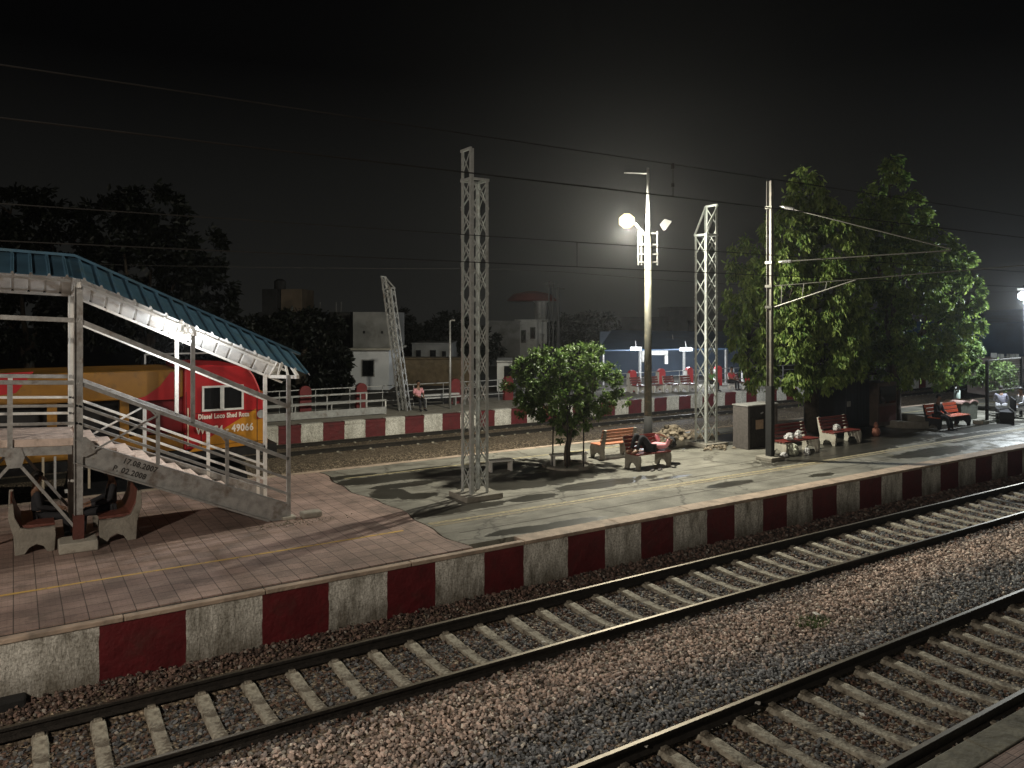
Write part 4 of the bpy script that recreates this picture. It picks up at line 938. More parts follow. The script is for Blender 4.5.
lprism([(lt0 - .2, .62), (5.95, .62), (5.95, .86), (lt0 - .2, .86)], LF + .02, LF + 2.88, 'underframe', M['lblack'])
lprism([(-6.6, -.35), (-1.6, -.35), (-1.4, .6), (-6.8, .6)], LF + .25, LF + 2.6, 'fuel_tank', M['lblack'])
for cx in (3.2, -9.0):
    bo = lprism([(cx - 2.1, -.3), (cx + 2.1, -.3), (cx + 2.0, .25), (cx - 2.0, .25)], LF + .3, LF + 2.55, 'bogie', M['lblack'])
    for dx in (-1.55, 0, 1.55):
        mb = MB()
        for yy in (LF + .55, LF + 2.2): mb.tube([(cx + dx, yy + OY, RT + .5 + OZ), (cx + dx, yy + .13 + OY, RT + .5 + OZ)], .5, 24)
        mb.tube([(cx + dx, LF + .4 + OY, RT + .5 + OZ), (cx + dx, LF + .5 + OY, RT + .5 + OZ)], .16, 12); mb.build('wheel_set', M['darkiron'], bo)
for u in (43, 55, 89):
    q = onp(u, 480, LF - .1); MB().bar((q.x, LF - .12 + OY, .2 + OZ), (q.x, LF - .12 + OY, 1.02 + OZ), .05 if u != 55 else .03, .05).build('step_handrail', M['cream'] if u != 55 else M['whitesteel'], t)
MB().box(1.0, 1.35, LF - .3 + OY, LF - .05 + OY, .18 + OZ, .22 + OZ).build('step', M['whitesteel'], t)
mb = MB(); 
for a_, b_ in (((3.0, 2.98), (4.9, 2.98)),): pass
mb.bar(L(2.8, LF + .6, 3.30), L(5.0, LF + .6, 3.30), .04, .04); mb.bar(L(3.9, LF + .6, 3.05), L(3.9, LF + .6, 3.30), .04, .04); mb.bar(L(2.8, LF + .6, 3.05), L(2.8, LF + .6, 3.30), .04, .04); mb.build('roof_rail', M['galv'], t)

# ------------------------------------------------------------------ people: one skinned body each, clothes as a slightly larger shell over it
def skin_mesh(name, nodes_, edges, radii, m, parent, sub=2, grow=0.0, sym=None):
    me = bpy.data.meshes.new(name); me.from_pydata([tuple(p) for p in nodes_], edges, []); o = bpy.data.objects.new(name, me); COL.objects.link(o)
    md = o.modifiers.new('skin', 'SKIN'); md.use_smooth_shade = True; md.branch_smoothing = .6
    for i, r in enumerate(radii):
        sv = me.skin_vertices[0].data[i]; rr = r if isinstance(r, tuple) else (r, r); sv.radius = (rr[0] + grow, rr[1] + grow); sv.use_root = (i == 0)
    o.modifiers.new('sub', 'SUBSURF').levels = sub
    dg = bpy.context.evaluated_depsgraph_get(); dg.update(); nm = bpy.data.meshes.new_from_object(o.evaluated_get(dg)); bpy.data.objects.remove(o)
    nm.materials.clear(); nm.materials.append(m); nm.polygons.foreach_set('use_smooth', [True] * len(nm.polygons))
    o = bpy.data.objects.new(name, nm); COL.objects.link(o); o.parent = parent; return o
def V3(*a): return Vector(a)
def person(label, loc, rz, J, shirt, trouser, bare_legs=False, shoes=None, group=None, sleeves=True, tilt=None):
    """J: joints in metres, local frame (x right, y forward = facing, z up)."""
    t = thing('person', label, 'person', loc, rz, group)
    pel, chest, neck, head = J['pel'], J['chest'], J['neck'], J['head']
    N_ = [pel, (pel + chest) / 2, chest, neck, head + (neck - head) * .35, head, head + (head - neck).normalized() * .08]
    R_ = [(.14, .11), (.13, .10), (.155, .11), .055, .062, .098, .07]; E2 = [(0, 1), (1, 2), (2, 3), (3, 4), (4, 5), (5, 6)]
    ups = {}
    for s in ('l', 'r'):
        sh, el, wr, ha = J['sh' + s], J['el' + s], J['wr' + s], J['ha' + s]; i = len(N_); N_ += [sh, el, wr]; R_ += [.062, .042, .028]; E2 += [(2, i), (i, i + 1), (i + 1, i + 2)]
        # palm and five fingers
        d = (ha - wr).normalized(); side = d.cross(V3(0, 0, 1) if abs(d.z) < .9 else V3(1, 0, 0)).normalized(); crl = side.cross(d)
        i2 = len(N_); N_.append(wr + d * .07); R_.append((.036, .016)); E2.append((i + 2, i2))
        for q, (off, Ln) in enumerate(((-.032, .07), (-.011, .085), (.011, .08), (.032, .065))):
            j = len(N_); N_ += [wr + d * (.09 + Ln * .45) + side * off * 1.1, wr + d * (.09 + Ln * .85) + side * off * 1.15 - crl * .02]; R_ += [.0095, .008]; E2 += [(i2, j), (j, j + 1)]
        j = len(N_); sg = 1 if s == 'l' else -1; N_ += [wr + d * .05 + side * sg * .05, wr + d * .085 + side * sg * .065]; R_ += [.011, .009]; E2 += [(i2, j), (j, j + 1)]
        hp_, kn, an, to = J['hp' + s], J['kn' + s], J['an' + s], J['to' + s]; i = len(N_); N_ += [hp_, kn, an, to]; R_ += [.088, .058, .040, (.038, .03)]; E2 += [(0, i), (i, i + 1), (i + 1, i + 2), (i + 2, i + 3)]
    body = skin_mesh('body', N_, E2, R_, M['skin'], t, 1)
    # face
    up = (head - neck).normalized(); f = J.get('face', V3(0, 1, 0)); f = (f - up * f.dot(up)).normalized(); sd = f.cross(up)
    mb = MB(); mb.prism([(-.012, -.02), (.012, -.02), (.005, .022), (-.005, .022)], 'y', .085, .112); 
    vs = [head + sd * v[0] + f * v[1] + up * v[2] for v in mb.v]; mb.v = [tuple(v) for v in vs]; mb.build('nose', M['skin'], t)
    for s in (-1, 1):
        mb = MB(); c = head + sd * s * .034 + f * .092 + up * .012; mb.tube([c - f * .008, c + f * .004], [.013, .009], 8); mb.build('eye', M['hair'], t)
        mb = MB(); c = head + sd * s * .092; mb.tube([c - sd * s * .01, c + sd * s * .012], [.028, .018], 8); mb.build('ear', M['skin'], t)
    mb = MB(); c = head + f * .088 - up * .048; mb.bar(c - sd * .025, c + sd * .025, .012, .008, up); mb.build('mouth', mat('lips', (.16, .06, .05), .6), t)
    bm = bmesh.new(); bmesh.ops.create_icosphere(bm, subdivisions=3, radius=1); me = bpy.data.meshes.new('hair')
    for v in list(bm.verts):
        if v.co.y > .35 and v.co.z < .45 or v.co.z < -.45: bm.verts.remove(v)
    for v in bm.verts:
        q = v.co.copy(); k = 1 + .05 * math.sin(q.x * 19 + q.z * 13); v.co = (sd * q.x * .107 + f * (q.y * .118 - .008) + up * (q.z * .125 + .018)) * k + head
    bm.to_mesh(me); bm.free(); me.materials.append(M['hair']); ho = bpy.data.objects.new('hair', me); COL.objects.link(ho); ho.parent = t
    md = ho.modifiers.new('thick', 'SOLIDIFY'); md.thickness = .012
    # shirt
    sN = [pel, (pel + chest) / 2, chest, chest + (neck - chest) * .55]; sR = [(.175, .14), (.17, .135), (.18, .135), (.075, .075)]; sE = [(0, 1), (1, 2), (2, 3)]
    for s in ('l', 'r'):
        i = len(sN); e = J['el' + s]; sh = J['sh' + s]; sN += [sh, sh.lerp(e, .85 if not sleeves else .95)]; sR += [.078, .062]; sE += [(2, i), (i, i + 1)]
        if sleeves == 'long': sN += [e, e.lerp(J['wr' + s], .92)]; sR += [.056, .042]; sE += [(i + 1, i + 2), (i + 2, i + 3)]
    skin_mesh('shirt', sN, sE, sR, shirt, t, 1)
    tN = [pel]; tR = [(.16, .13)]; tE = []
    for s in ('l', 'r'):
        i = len(tN); tN += [J['hp' + s], J['kn' + s], J['kn' + s].lerp(J['an' + s], .93)]; tR += [.104, .074, .056]; tE += [(0, i), (i, i + 1), (i + 1, i + 2)]
    skin_mesh('trousers', tN, tE, tR, trouser, t, 1)
    for s in ('l', 'r'):
        an, to = J['an' + s], J['to' + s]; mb = MB(); d = (to - an); mb.tube([an - d * .25, an.lerp(to, .4), to + d * .15], [.048, .05, .034], 8); mb.build('shoe', shoes or M['darkcloth'], t, smooth=True)
    return t
def sit(lean=.0, kf=.44, hand=.5, tuck=0.0, headf=V3(0, 1, 0), spread=.11, feet=None):
    """seated, hips at z=.53, facing +y"""
    J = dict(pel=V3(0, 0, .54), chest=V3(0, lean * .6, .90), neck=V3(0, lean * .9, 1.08), head=V3(0, lean * .9 + .03, 1.23), face=headf)
    for s, q in (('l', -1), ('r', 1)):
        J['hp' + s] = V3(q * .095, .04, .52); J['kn' + s] = V3(q * spread, kf, .50); J['an' + s] = V3(q * spread, kf + .03 + tuck, .08); J['to' + s] = V3(q * (spread + .02), kf + .18 + tuck, .04)
        J['sh' + s] = V3(q * .185, lean * .75, 1.0); J['el' + s] = V3(q * .24, lean * .8 + .06, .74); J['wr' + s] = V3(q * .13, hand * .6 + .02, .64); J['ha' + s] = V3(q * .09, hand * .6 + .12, .62)
    return J
# lying person: along world +x, head to the right, knees raised, one arm bent over the head; local x = along the bench
J = dict(pel=V3(.82, .0, .56), chest=V3(1.20, .02, .57), neck=V3(1.40, .02, .58), head=V3(1.56, .02, .62), face=V3(0, 0, 1))
J.update(hpl=V3(.76, -.09, .55), knl=V3(.42, -.10, .93), anl=V3(.22, -.11, .50), tol=V3(.06, -.12, .48), hpr=V3(.76, .09, .55), knr=V3(.36, .10, .96), anr=V3(.20, .10, .50), tor=V3(.04, .10, .48),
         shl=V3(1.32, -.18, .58), ell=V3(1.30, -.26, .80), wrl=V3(1.46, -.12, .74), hal=V3(1.54, -.08, .70), shr=V3(1.34, .17, .62), elr=V3(1.22, .19, .90), wrr=V3(1.44, .12, .82), har=V3(1.54, .08, .76))
person('person in a pink shirt and dark trousers lying on the red bench with knees raised', (14.36, 16.30, -.0), 0, J, M['pink'], M['darkcloth'], shoes=M['skin'], sleeves=True)
person('person in dark clothes seated on the left bench under the landing, facing right', (.40, 17.0, -.02), -R90, sit(-.06, .44, .5), M['darkcloth'], M['darkcloth'], sleeves='long')
person('person in dark clothes seated on the right bench under the stair flight, facing left', (1.60, 17.0, -.02), R90, sit(-.03, .46, .6), M['darkcloth'], M['darkcloth'], sleeves='long')
person('person in black clothes seated at the left end of the orange bench', (29.62, 16.0, -.05), math.pi, sit(.05, .44, .5, .06), M['darkcloth'], M['darkcloth'], sleeves='long')
q = gp(1004, 419); person('person in a pale violet shirt seated behind the wire mesh frame, seen from behind', (q.x + .75, q.y + .45, -.05), -math.radians(60), sit(.22, .44, .6), M['violet'], M['lightcloth'], sleeves='long')
q = at(418, 400, 35.4); person('person in a pink shirt seated on the white planks of the far platform', (q.x, q.y, 0), math.pi, sit(.0, .44, .5), M['pink'], M['darkcloth'])
def stand():
    J = dict(pel=V3(0, 0, .95), chest=V3(0, .0, 1.30), neck=V3(0, 0, 1.48), head=V3(0, .02, 1.62), face=V3(0, 1, 0))
    for s, q in (('l', -1), ('r', 1)):
        J['hp' + s] = V3(q * .09, 0, .92); J['kn' + s] = V3(q * .10, .02, .50); J['an' + s] = V3(q * .10, 0, .08); J['to' + s] = V3(q * .12, .15, .04)
        J['sh' + s] = V3(q * .185, 0, 1.40); J['el' + s] = V3(q * .23, -.02, 1.12); J['wr' + s] = V3(q * .23, .08, .88); J['ha' + s] = V3(q * .22, .12, .78)
    return J
q = gp(711, 391); person('person in a green shirt on the far platform behind the silver lattice mast', (q.x, q.y, 0), math.pi, sit(.0, .44, .5), M['greencloth'], M['darkcloth'])
q = gp(731, 390); person('person in a red shirt sitting on the far platform left of the large tree', (q.x, q.y, 0), math.pi, sit(.0, .44, .5), M['redcloth'], M['darkcloth'])
q = gp(1031, 419); person('person in white clothes at the right edge beside the wire mesh frame', (q.x, q.y + .3, -.05), math.radians(60), sit(.1, .44, .5), M['lightcloth'], M['lightcloth'], sleeves='long')

# ------------------------------------------------------------------ island platform, right part
def cyl(mb, c, r, z0, z1, n_=20): mb.tube([(c[0], c[1], z0), (c[0], c[1], z1)], r, n_)
# tall cabinet
q = gp(748, 450); t = thing('cabinet', 'tall plank sided cabinet with a dark ribbed front behind the overhead mast', 'cabinet', (q.x, q.y, 0))
MB().box(0, .10, 0, .62, 0, 1.38).build('side_panel', M['wood'], t, bevel=.01)
MB().box(1.35, 1.45, 0, .62, 0, 1.38).build('side_panel', M['wood'], t, bevel=.01)
MB().box(-.02, 1.47, -.02, .64, 1.383, 1.42).build('top', M['galv'], t)
mb = MB().box(.10, 1.35, .06, .6, 0, 1.375)
for k in range(12): mb.box(.14 + k * .1, .165 + k * .1, .045, .06, .03, 1.0)
mb.build('front', M['darkiron'], t)
MB().box(.42, .78, .03, .044, .62, .92).build('notice', mat('brown_paper_notice', (.42, .30, .20), .8, 0, .15, 9), t)
for x in (.72, 1.2): MB().tube([(x - .05, .04, 1.12), (x + .05, .04, 1.15)], .02, 8).build('handle', M['plastic'], t)
# bags on and under the bench
def bag(label, loc, s, m=None):
    bm = bmesh.new(); bmesh.ops.create_icosphere(bm, subdivisions=3, radius=1); rr = random.Random(label)
    a, b, c = rr.uniform(0, 6), rr.uniform(0, 6), rr.uniform(0, 6)
    for v in bm.verts:
        q = v.co; k = 1 + .28 * math.sin(q.x * 5 + a) * math.sin(q.y * 6 + b) + .16 * math.sin(q.z * 9 + c + q.x * 7) + rr.uniform(-.08, .08); z = max(q.z, -.75)
        v.co = Vector((q.x * s[0] * k, q.y * s[1] * k, (z + .75) / 1.75 * s[2] * (1 if z < .6 else 1.15)))
    me = bpy.data.meshes.new('bag'); bm.to_mesh(me); bm.free(); me.materials.append(m or M['plastic']); o = bpy.data.objects.new('bag', me); COL.objects.link(o); o.location = loc
    return tag(o, label, 'bag', 'bags at the red bench')
bag('crumpled white bag on the seat of the red bench, the left one', (20.15, 15.42, .45), (.17, .13, .20))
bag('small white bag on the seat of the red bench, the right one', (20.62, 15.45, .45), (.11, .1, .24))
bag('large greenish white sack under the red bench beside the mast', (20.1, 15.3, 0), (.22, .18, .34), mat('sack_cloth', (.50, .52, .42), .8, 0, .2, 9, .4))
bag('little white bag on the ground before the right end of the red bench', (20.55, 15.08, 0), (.10, .09, .2))
bag('white cloth bundle on the ground left of the red bench legs', (19.6, 15.2, 0), (.12, .1, .14))
bag('white bundle on the seat of the second red bench', (23.15, 15.85, .45), (.13, .1, .2))
bag('dark bundle at the head of the lying person', (16.1, 16.42, .45), (.16, .17, .28), M['darkcloth'])
# sandals
for i, (u, v) in enumerate(((652.5, 470.8), (660, 470.0))):
    q = gp(u, v); t = thing('sandal', 'worn sandal on the concrete below the lying person, the ' + ('left' if i == 0 else 'right') + ' of the pair', 'sandal', q, .5, 'pair of sandals')
    MB().prism([(-.12, -.035), (-.06, -.045), (.08, -.05), (.13, 0), (.08, .05), (-.06, .04), (-.12, .03)], 'z', 0, .03).build('sole', M['wood'], t, bevel=.006)
    MB().tube([(.03, -.045, .03), (.05, 0, .07), (.03, .045, .03)], .009, 6).build('strap', M['hair'], t)
# rubble
def rockpile(label, c, n_, spread, sz, m, cat='rubble', name='rubble_heap'):
    rr = np.random.default_rng(hash(label) % 1000 if False else len(label)); P = np.stack([rr.normal(0, spread[0], n_), rr.normal(0, spread[1], n_), np.zeros(n_)], 1)
    P[:, 2] = np.clip(spread[2] * (1 - (P[:, 0] / spread[0] / 2.2) ** 2 - (P[:, 1] / spread[1] / 2.2) ** 2), 0.03, 9) * rr.uniform(.3, 1, n_); s = rr.uniform(sz * .4, sz, n_)
    cl = np.array([[.20, .165, .12]]) * rr.uniform(.5, 1.5, (n_, 1)); o = stones(name, P + np.array(c[:]), s, cl, M['_stone']); return tag(o, label, cat)
M['_stone'] = bpy.data.materials['ballast_stone']
rockpile('heap of pale broken masonry behind the head of the lying person', gp(671, 437), 100, (.30, .22, .42), .15, None)
rockpile('scattered pale rubble between the heap and the silver lattice mast', gp(690, 437.5), 60, (.6, .25, .12), .13, None, 'rubble', 'rubble_scatter')['kind'] = 'stuff'
rockpile('pieces of brown brick piled at the foot of the silver lattice mast', gp(718, 449), 34, (.32, .15, .10), .09, None)
rockpile('dry leaves and crumbs scattered around the foot of the staircase', gp(290, 524), 120, (.45, .12, .0), .022, None, 'litter', 'litter')['kind'] = 'stuff'
# kiosks
q0 = gp(846, 431); t = thing('kiosk', 'dark navy metal kiosk under the large tree right of the benches', 'kiosk', (q0.x, q0.y, 0))
MB().box(0, 1.5, 0, 1.3, .05, 2.05).build('body', M['navy'], t, bevel=.02)
MB().box(-.1, 1.6, -.25, 1.4, 2.055, 2.12).build('roof', M['darkiron'], t, bevel=.01)
mb = MB()
for k in range(7): mb.box(.1 + k * .2, .12 + k * .2, -.012, -.001, .3, 1.9)
mb.build('shutter_ribs', M['navy'], t)
MB().box(.05, .25, -.03, -.004, .9, 1.1).build('lock_plate', M['galv'], t)
q0 = gp(878, 429); t = thing('vending_box', 'brown cupboard stall with a framed pane between kiosk and orange bench', 'cupboard', (q0.x, q0.y, 0))
MB().box(0, 1.25, 0, .8, .1, 1.75).build('body', mat('brown_panel', (.085, .06, .045), .5, 0, .3, 4, .1), t, bevel=.015)
MB().box(.1, 1.15, -.02, -.003, .95, 1.6).build('pane', M['glass'], t)
MB().box(.1, 1.15, -.02, -.003, .25, .85).build('door', mat('dark_red_panel', (.10, .03, .025), .5, 0, .3, 4), t)
for x in (.05, 1.15): MB().box(x, x + .08, .05, .13, 0, .1).build('leg', M['darkiron'], t)
q0 = gp(876, 436); t = thing('fire_bucket', 'reddish pot standing on the ground in front of the brown cupboard', 'pot', (q0.x, q0.y, 0))
MB().tube([(0, 0, 0), (0, 0, .12), (0, 0, .28)], [.11, .15, .13], 14).build('pot', mat('clay_pot', (.30, .12, .08), .7, 0, .2, 6), t, smooth=True)
MB().tube([(0, 0, .28), (0, 0, .38), (0, 0, .5)], [.06, .09, .03], 12).build('lid', mat('clay_pot', (.3, .12, .08)), t, smooth=True)
# planter ring of the tall tree
mb = MB(); n_ = 28
for k in range(n_):
    a0, a1_ = 2 * math.pi * k / n_, 2 * math.pi * (k + 1) / n_; mb.prism([(1.15 * math.cos(a0), 1.15 * math.sin(a0)), (1.35 * math.cos(a0), 1.35 * math.sin(a0)), (1.35 * math.cos(a1_), 1.35 * math.sin(a1_)), (1.15 * math.cos(a1_), 1.15 * math.sin(a1_))], 'z', 0, .26)
o = mb.build('planter_ring', M['conc']); o.location = (b2.x, b2.y - .3, 0); tag(o, 'low round concrete planter wall around the foot of the tallest tree', 'planter')
# tank with a wavy pink rim
q0 = gp(961, 421); t = thing('water_trough', 'mossy concrete trough with a wavy pink rim right of the orange bench', 'trough', (q0.x, q0.y, 0))
Lp = 1.35; mb = MB(); xs = np.linspace(0, Lp, 17); top = [.66 + .10 * abs(math.sin(x / Lp * 2 * math.pi)) ** .7 for x in xs]
mb.prism([(0.06, 0), (Lp - .06, 0)] + [(x, z) for x, z in zip(xs[::-1], top[::-1])], 'y', 0, .7); mb.build('basin', M['planter'], t)
mb = MB(); mb.prism([(x, z + .003) for x, z in zip(xs, top)] + [(x, z + .05) for x, z in zip(xs[::-1], top[::-1])], 'y', -.03, .73); mb.build('rim', M['planterrim'], t)
q0 = gp(957, 414); t = thing('standpipe', 'pale green standpipe post behind the orange bench', 'post', (q0.x, q0.y, 0)); MB().tube([(0, 0, 0), (0, 0, 1.05)], .13, 16).build('post', mat('pale_green_paint', (.30, .36, .32), .6, 0, .15, 5), t, smooth=True)
MB().tube([(-.2, 0, 1.1), (-.05, 0, 1.2), (.1, 0, 1.08), (.12, 0, .98)], .03, 8).build('tap', M['plastic'], t)
# wire mesh frame
q0, q1 = gp(987, 424), gp(1021, 417); d = (q1 - q0); Lw = d.length; hz = 2.55
t = thing('mesh_screen', 'black framed wire mesh screen standing at the right edge of the platform', 'screen', (q0.x, q0.y, 0), math.atan2(d.y, d.x))
for x in (0, Lw): MB().box(x - .05, x + .05, -.05, .05, 0, hz).build('post', M['black'], t)
mb = MB()
for z in (hz, .12, .4, 1.3): mb.bar((.05, 0, z - .03), (Lw - .05, 0, z - .03), .035, .045)
mb.build('frame_bar', M['galv'], t)
mb = MB()
for k in range(1, 22): mb.bar((k * Lw / 22, 0, .15), (k * Lw / 22, 0, hz - .06), .007, .007)
for k in range(1, 24): mb.bar((.05, .008, .15 + k * .1), (Lw - .05, .008, .15 + k * .1), .007, .007)
mb.build('mesh', M['galv'], t)
q0 = gp(981, 424); o = MB().box(-.25, .25, -.2, .2, 0, .16).build('concrete_block', M['pconc'], bevel=.02); o.location = (q0.x, q0.y, 0); tag(o, 'small concrete block at the left foot of the wire mesh screen', 'block')
q0 = gp(1004, 423); t = thing('metal_bench', 'dark metal bench behind the wire mesh screen carrying the violet shirted person', 'bench', (q0.x + .7, q0.y + .35, 0), math.radians(-60) + R90)
MB().box(-.9, .9, -.3, .2, .40, .45).build('seat', M['darkcloth'], t); MB().box(-.9, .9, -.36, -.31, .5, .95).build('backrest', M['darkcloth'], t)
for x in (-.8, .8): MB().box(x - .03, x + .03, -.3, .2, 0, .4).build('leg', M['darkiron'], t)

# ------------------------------------------------------------------ far platform furniture
pillars = [('red round topped fence pillar left of the white house', 305), ('red round topped fence pillar before the white house', 361), ('red fence pillar right of the pink shirted person on the far platform', 455), ('red fence pillar partly behind the small tree', 508),
           ('red lit fence pillar just right of the small tree', 632), ('red lit fence pillar right of the lit pole', 661), ('red lit fence pillar left of the silver lattice mast', 689), ('red fence pillar behind the silver lattice mast', 718), ('red fence pillar left of the large tree trunk', 746)]
pm = None; pts_ = []
for lab, px in pillars:
    x = tp(px, 33.6); pts_.append(x)
    t = thing('fence_pillar', lab, 'fence pillar', (x, 33.6, -.004), 0, 'red fence pillars of the far platform')
    mb = MB(); pr = [(-.26, 0), (.26, 0), (.26, 1.0)] + [(.26 * math.cos(a), 1.0 + .24 * math.sin(a)) for a in np.linspace(.3, math.pi - .3, 9)] + [(-.26, 1.0)]
    mb.prism(pr, 'y', -.11, .11); mb.build('body', M['arch'] if px > 600 else M['archshaded'], t, bevel=.012)
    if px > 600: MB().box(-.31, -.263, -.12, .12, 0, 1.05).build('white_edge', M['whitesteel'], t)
xs = sorted(pts_)
t = thing('pipe_fence', 'thin pipe fence running between the red pillars of the far platform', 'fence', (0, 33.6, 0))
for z in (.35, .75, 1.05):
    mb = MB(); mb.bar((6, 0, z), (70, 0, z), .04, .04); mb.build('rail', M['galv'], t)
for x in np.arange(6.5, 70, 1.6): MB().bar((x, .05, 0), (x, .05, 1.05), .03, .03).build('post', M['galv'], t)
# benches on the far platform
fb = None
for lab, px, py in (('small pale bench with people on the far platform left of the lit pole', 640, 393), ('pale bench under the fence pillar right of the lit pole', 657, 392), ('small dark bench between two lit red pillars', 673, 391.5), ('pale bench just left of the silver lattice mast', 690, 391), ('pale bench on the far platform left of the large tree', 738, 389)):
    q = gp(px, py)
    if fb is None: fb = concrete_bench('platform_bench', lab, (q.x - .5, q.y + .3, 0), -R90, .75, M['benchred'], M['whitesteel'], 'benches of the far platform', 3)
    else: copy_tree(fb, (q.x - .5, q.y + .3, 0), -R90, lab)
t = thing('white_planks', 'stack of white planks on trestles beside the pink shirted person', 'planks', (tp(424, 32.8), 32.8, 0))
MB().box(-.2, 1.9, 0, .3, .52, .60).build('plank', M['plastic'], t); MB().box(0, 2.3, .02, .34, .40, .46).build('plank', M['plastic'], t)
for x in (.1, 1.7, 2.2): MB().box(x, x + .05, .03, .3, 0, .4).build('leg', M['galv'], t)
for lab, x0, x1, y, zz in (('long grey pipe railing on the far platform before the dark bushy tree', tp(215, 33.0), tp(367, 33.0), 33.0, (.84, .5)), ('low pale steel beams lying along the far platform edge', tp(215, 31.6), tp(386, 31.6), 31.6, (.62, .18))):
    t = thing('steel_rails', lab, 'railing', (x0, y, 0))
    for z in zz: MB().bar((0, 0, z), (x1 - x0, 0, z), .10, .06 if z > .3 else .3).build('rail', M['galv'], t)
    for x in np.arange(.05, x1 - x0, 1.55): MB().bar((x, 0, 0), (x, 0, zz[0]), .05, .05).build('post', M['galv'], t)
    MB().bar((x1 - x0 - .03, 0, 0), (x1 - x0 - .03, 0, zz[0]), .06, .06).build('post', M['whitesteel'], t)
q = at(450, 401, 36); t = thing('slim_lamp_post', 'slim unlit grey lamp post behind the red pillar left of the front lattice mast', 'lamp post', (q.x, q.y, 0)); h = at(450, 321, 36).z
MB().tube([(0, 0, 0), (0, 0, h)], [.06, .04], 8).build('shaft', M['galv'], t, smooth=True); MB().tube([(0, 0, h), (.08, -.05, h + .04), (.2, -.12, h + .03)], [.03, .03, .05], 8).build('lamp_arm', M['galv'], t)

# ------------------------------------------------------------------ buildings behind
def frame_at(px0, px1, D, yb=400):
    a = at(px0, 318, D); b = at(px1, 318, D); return a, b, (b - a).length
def cambox(mb, px0, px1, py0, py1, D, depth, base=None, mi=0):
    """a box whose front face is square to the view direction, from picture columns px0..px1"""
    a = at(px0, py0, D); b = at(px1, py0, D); zt = a.z; zb = at(px0, py1, D).z if base is None else base
    n_ = Vector((CS, SN, 0)) * depth; vs = []
    for z in (zb, zt):
        for p in (a, b, b + n_, a + n_): vs.append((p.x, p.y, z))
    return mb.add(vs, [(0, 1, 5, 4), (1, 2, 6, 5), (2, 3, 7, 6), (3, 0, 4, 7), (4, 5, 6, 7), (3, 2, 1, 0)], mi)
t = thing('white_house', 'two storey whitewashed house with one barred window behind the leaning mast', 'house')
cambox(MB(), 350, 389, 350, 400, 47, 5, -.2).build('lower_wall', mat('pale_house_wall', (.72, .73, .74), .85, 0, .08, 1, .1), t)
cambox(MB(), 353, 393, 312, 348.6, 47.3, 5).build('upper_wall', M['wallgrey'], t)
cambox(MB(), 349, 394, 348.3, 350.3, 46.5, 5.5).build('balcony_slab', M['pconc'], t)
w = cambox(MB(), 361.5, 374.5, 359.5, 377, 46.97, .1).build('window', M['galv'], t); cambox(MB(), 362.5, 373.5, 360.5, 376, 46.93, .03).build('pane', M['glass'], w)
for u in (364, 382): cambox(MB(), u - 1, u + 1, 331, 333.5, 47.27, .05).build('vent_hole', M['black'], t)
cambox(MB(), 335, 350, 314, 400, 50, 6, -.2).build('side_wall', M['dark'], t)
t = thing('apartment_building', 'dark flat roofed building with roof tanks above the dark bushy tree', 'building')
cambox(MB(), 258, 350, 312, 400, 66, 10, -.2).build('wall', M['dark'], t)
cambox(MB(), 262, 277, 289, 311.9, 66.2, 5).build('roof_room', M['dark'], t)
cambox(MB(), 281, 302, 289, 311.9, 67, 4).build('roof_room', mat('ochre_plaster', (.20, .15, .10), .9, 0, .2, 1), t)
mb = MB(); q = at(280, 318, 66); zt_, zb_ = at(280, 279, 66).z, at(280, 289, 66).z; mb.tube([(q.x, q.y, zb_), (q.x, q.y, zt_ - .2), (q.x, q.y, zt_)], [.5, .5, .25], 12); mb.build('water_tank', M['dark'], t)
for u in (320, 336, 341): 
    a = at(u, 302, 66.2); MB().bar((a.x, a.y, at(u, 312, 66.2).z), tuple(a), .1, .1).build('roof_post', M['wallgrey'], t)
for u, v in ((325, 335), (340, 340)): cambox(MB(), u, u + 5, v, v + 6, 65.9, .05).build('window', M['wallgrey'], t)
t = thing('tank_house', 'white two storey house carrying a round water tank under a wide red roof', 'house')
cambox(MB(), 518, 547, 322, 400, 76, 6, -.2).build('wall', M['wallwhite'], t)
for u0, u1, v0, v1 in ((530, 535.5, 327, 339), (521, 526, 330, 343)):
    w = cambox(MB(), u0, u1, v0, v1, 75.95, .1).build('window', M['wallgrey'], t); cambox(MB(), u0 + .6, u1 - .6, v0 + .8, v1 - .6, 75.88, .03).build('pane', M['glass'], w)
cambox(MB(), 515, 550, 319.5, 322, 75.5, 7).build('parapet', M['wallwhite'], t)
q = at(541, 318, 78); Z_ = lambda y: at(541, y, 78).z
MB().tube([(q.x, q.y, Z_(319.4)), (q.x, q.y, Z_(303)), (q.x, q.y, Z_(299)), (q.x, q.y, Z_(298.5))], [.6, .6, 1.1, 1.2], 18).build('tank_stem', M['wallwhite'], t, smooth=True)
q = at(532, 318, 78); MB().tube([(q.x, q.y, Z_(301)), (q.x, q.y, Z_(299.5)), (q.x, q.y, Z_(294)), (q.x, q.y, Z_(291))], [2.5, 2.45, 1.9, .4], 24).build('tank_roof', mat('dull_red_roof', (.22, .055, .045), .7, 0, .2, 1), t)
for i, u in enumerate((549, 553, 558)):
    a = at(u, 281 + i * 3, 60); t = thing('utility_pole', ['thin utility pole left of the thickest one beside the red tank roof', 'thin utility pole with a cross bar above the red tank roof', 'thickest dark utility pole right of the red tank roof'][i], 'pole', (a.x, a.y, -.15), 0, 'utility poles by the tank house')
    MB().tube([(0, 0, 0), (0, 0, a.z + .15)], .12 if i == 2 else .06, 8).build('shaft', M['dark'], t)
    MB().bar((-.5, .2, a.z), (.5, -.2, a.z), .06, .06).build('cross_arm', M['dark'], t)
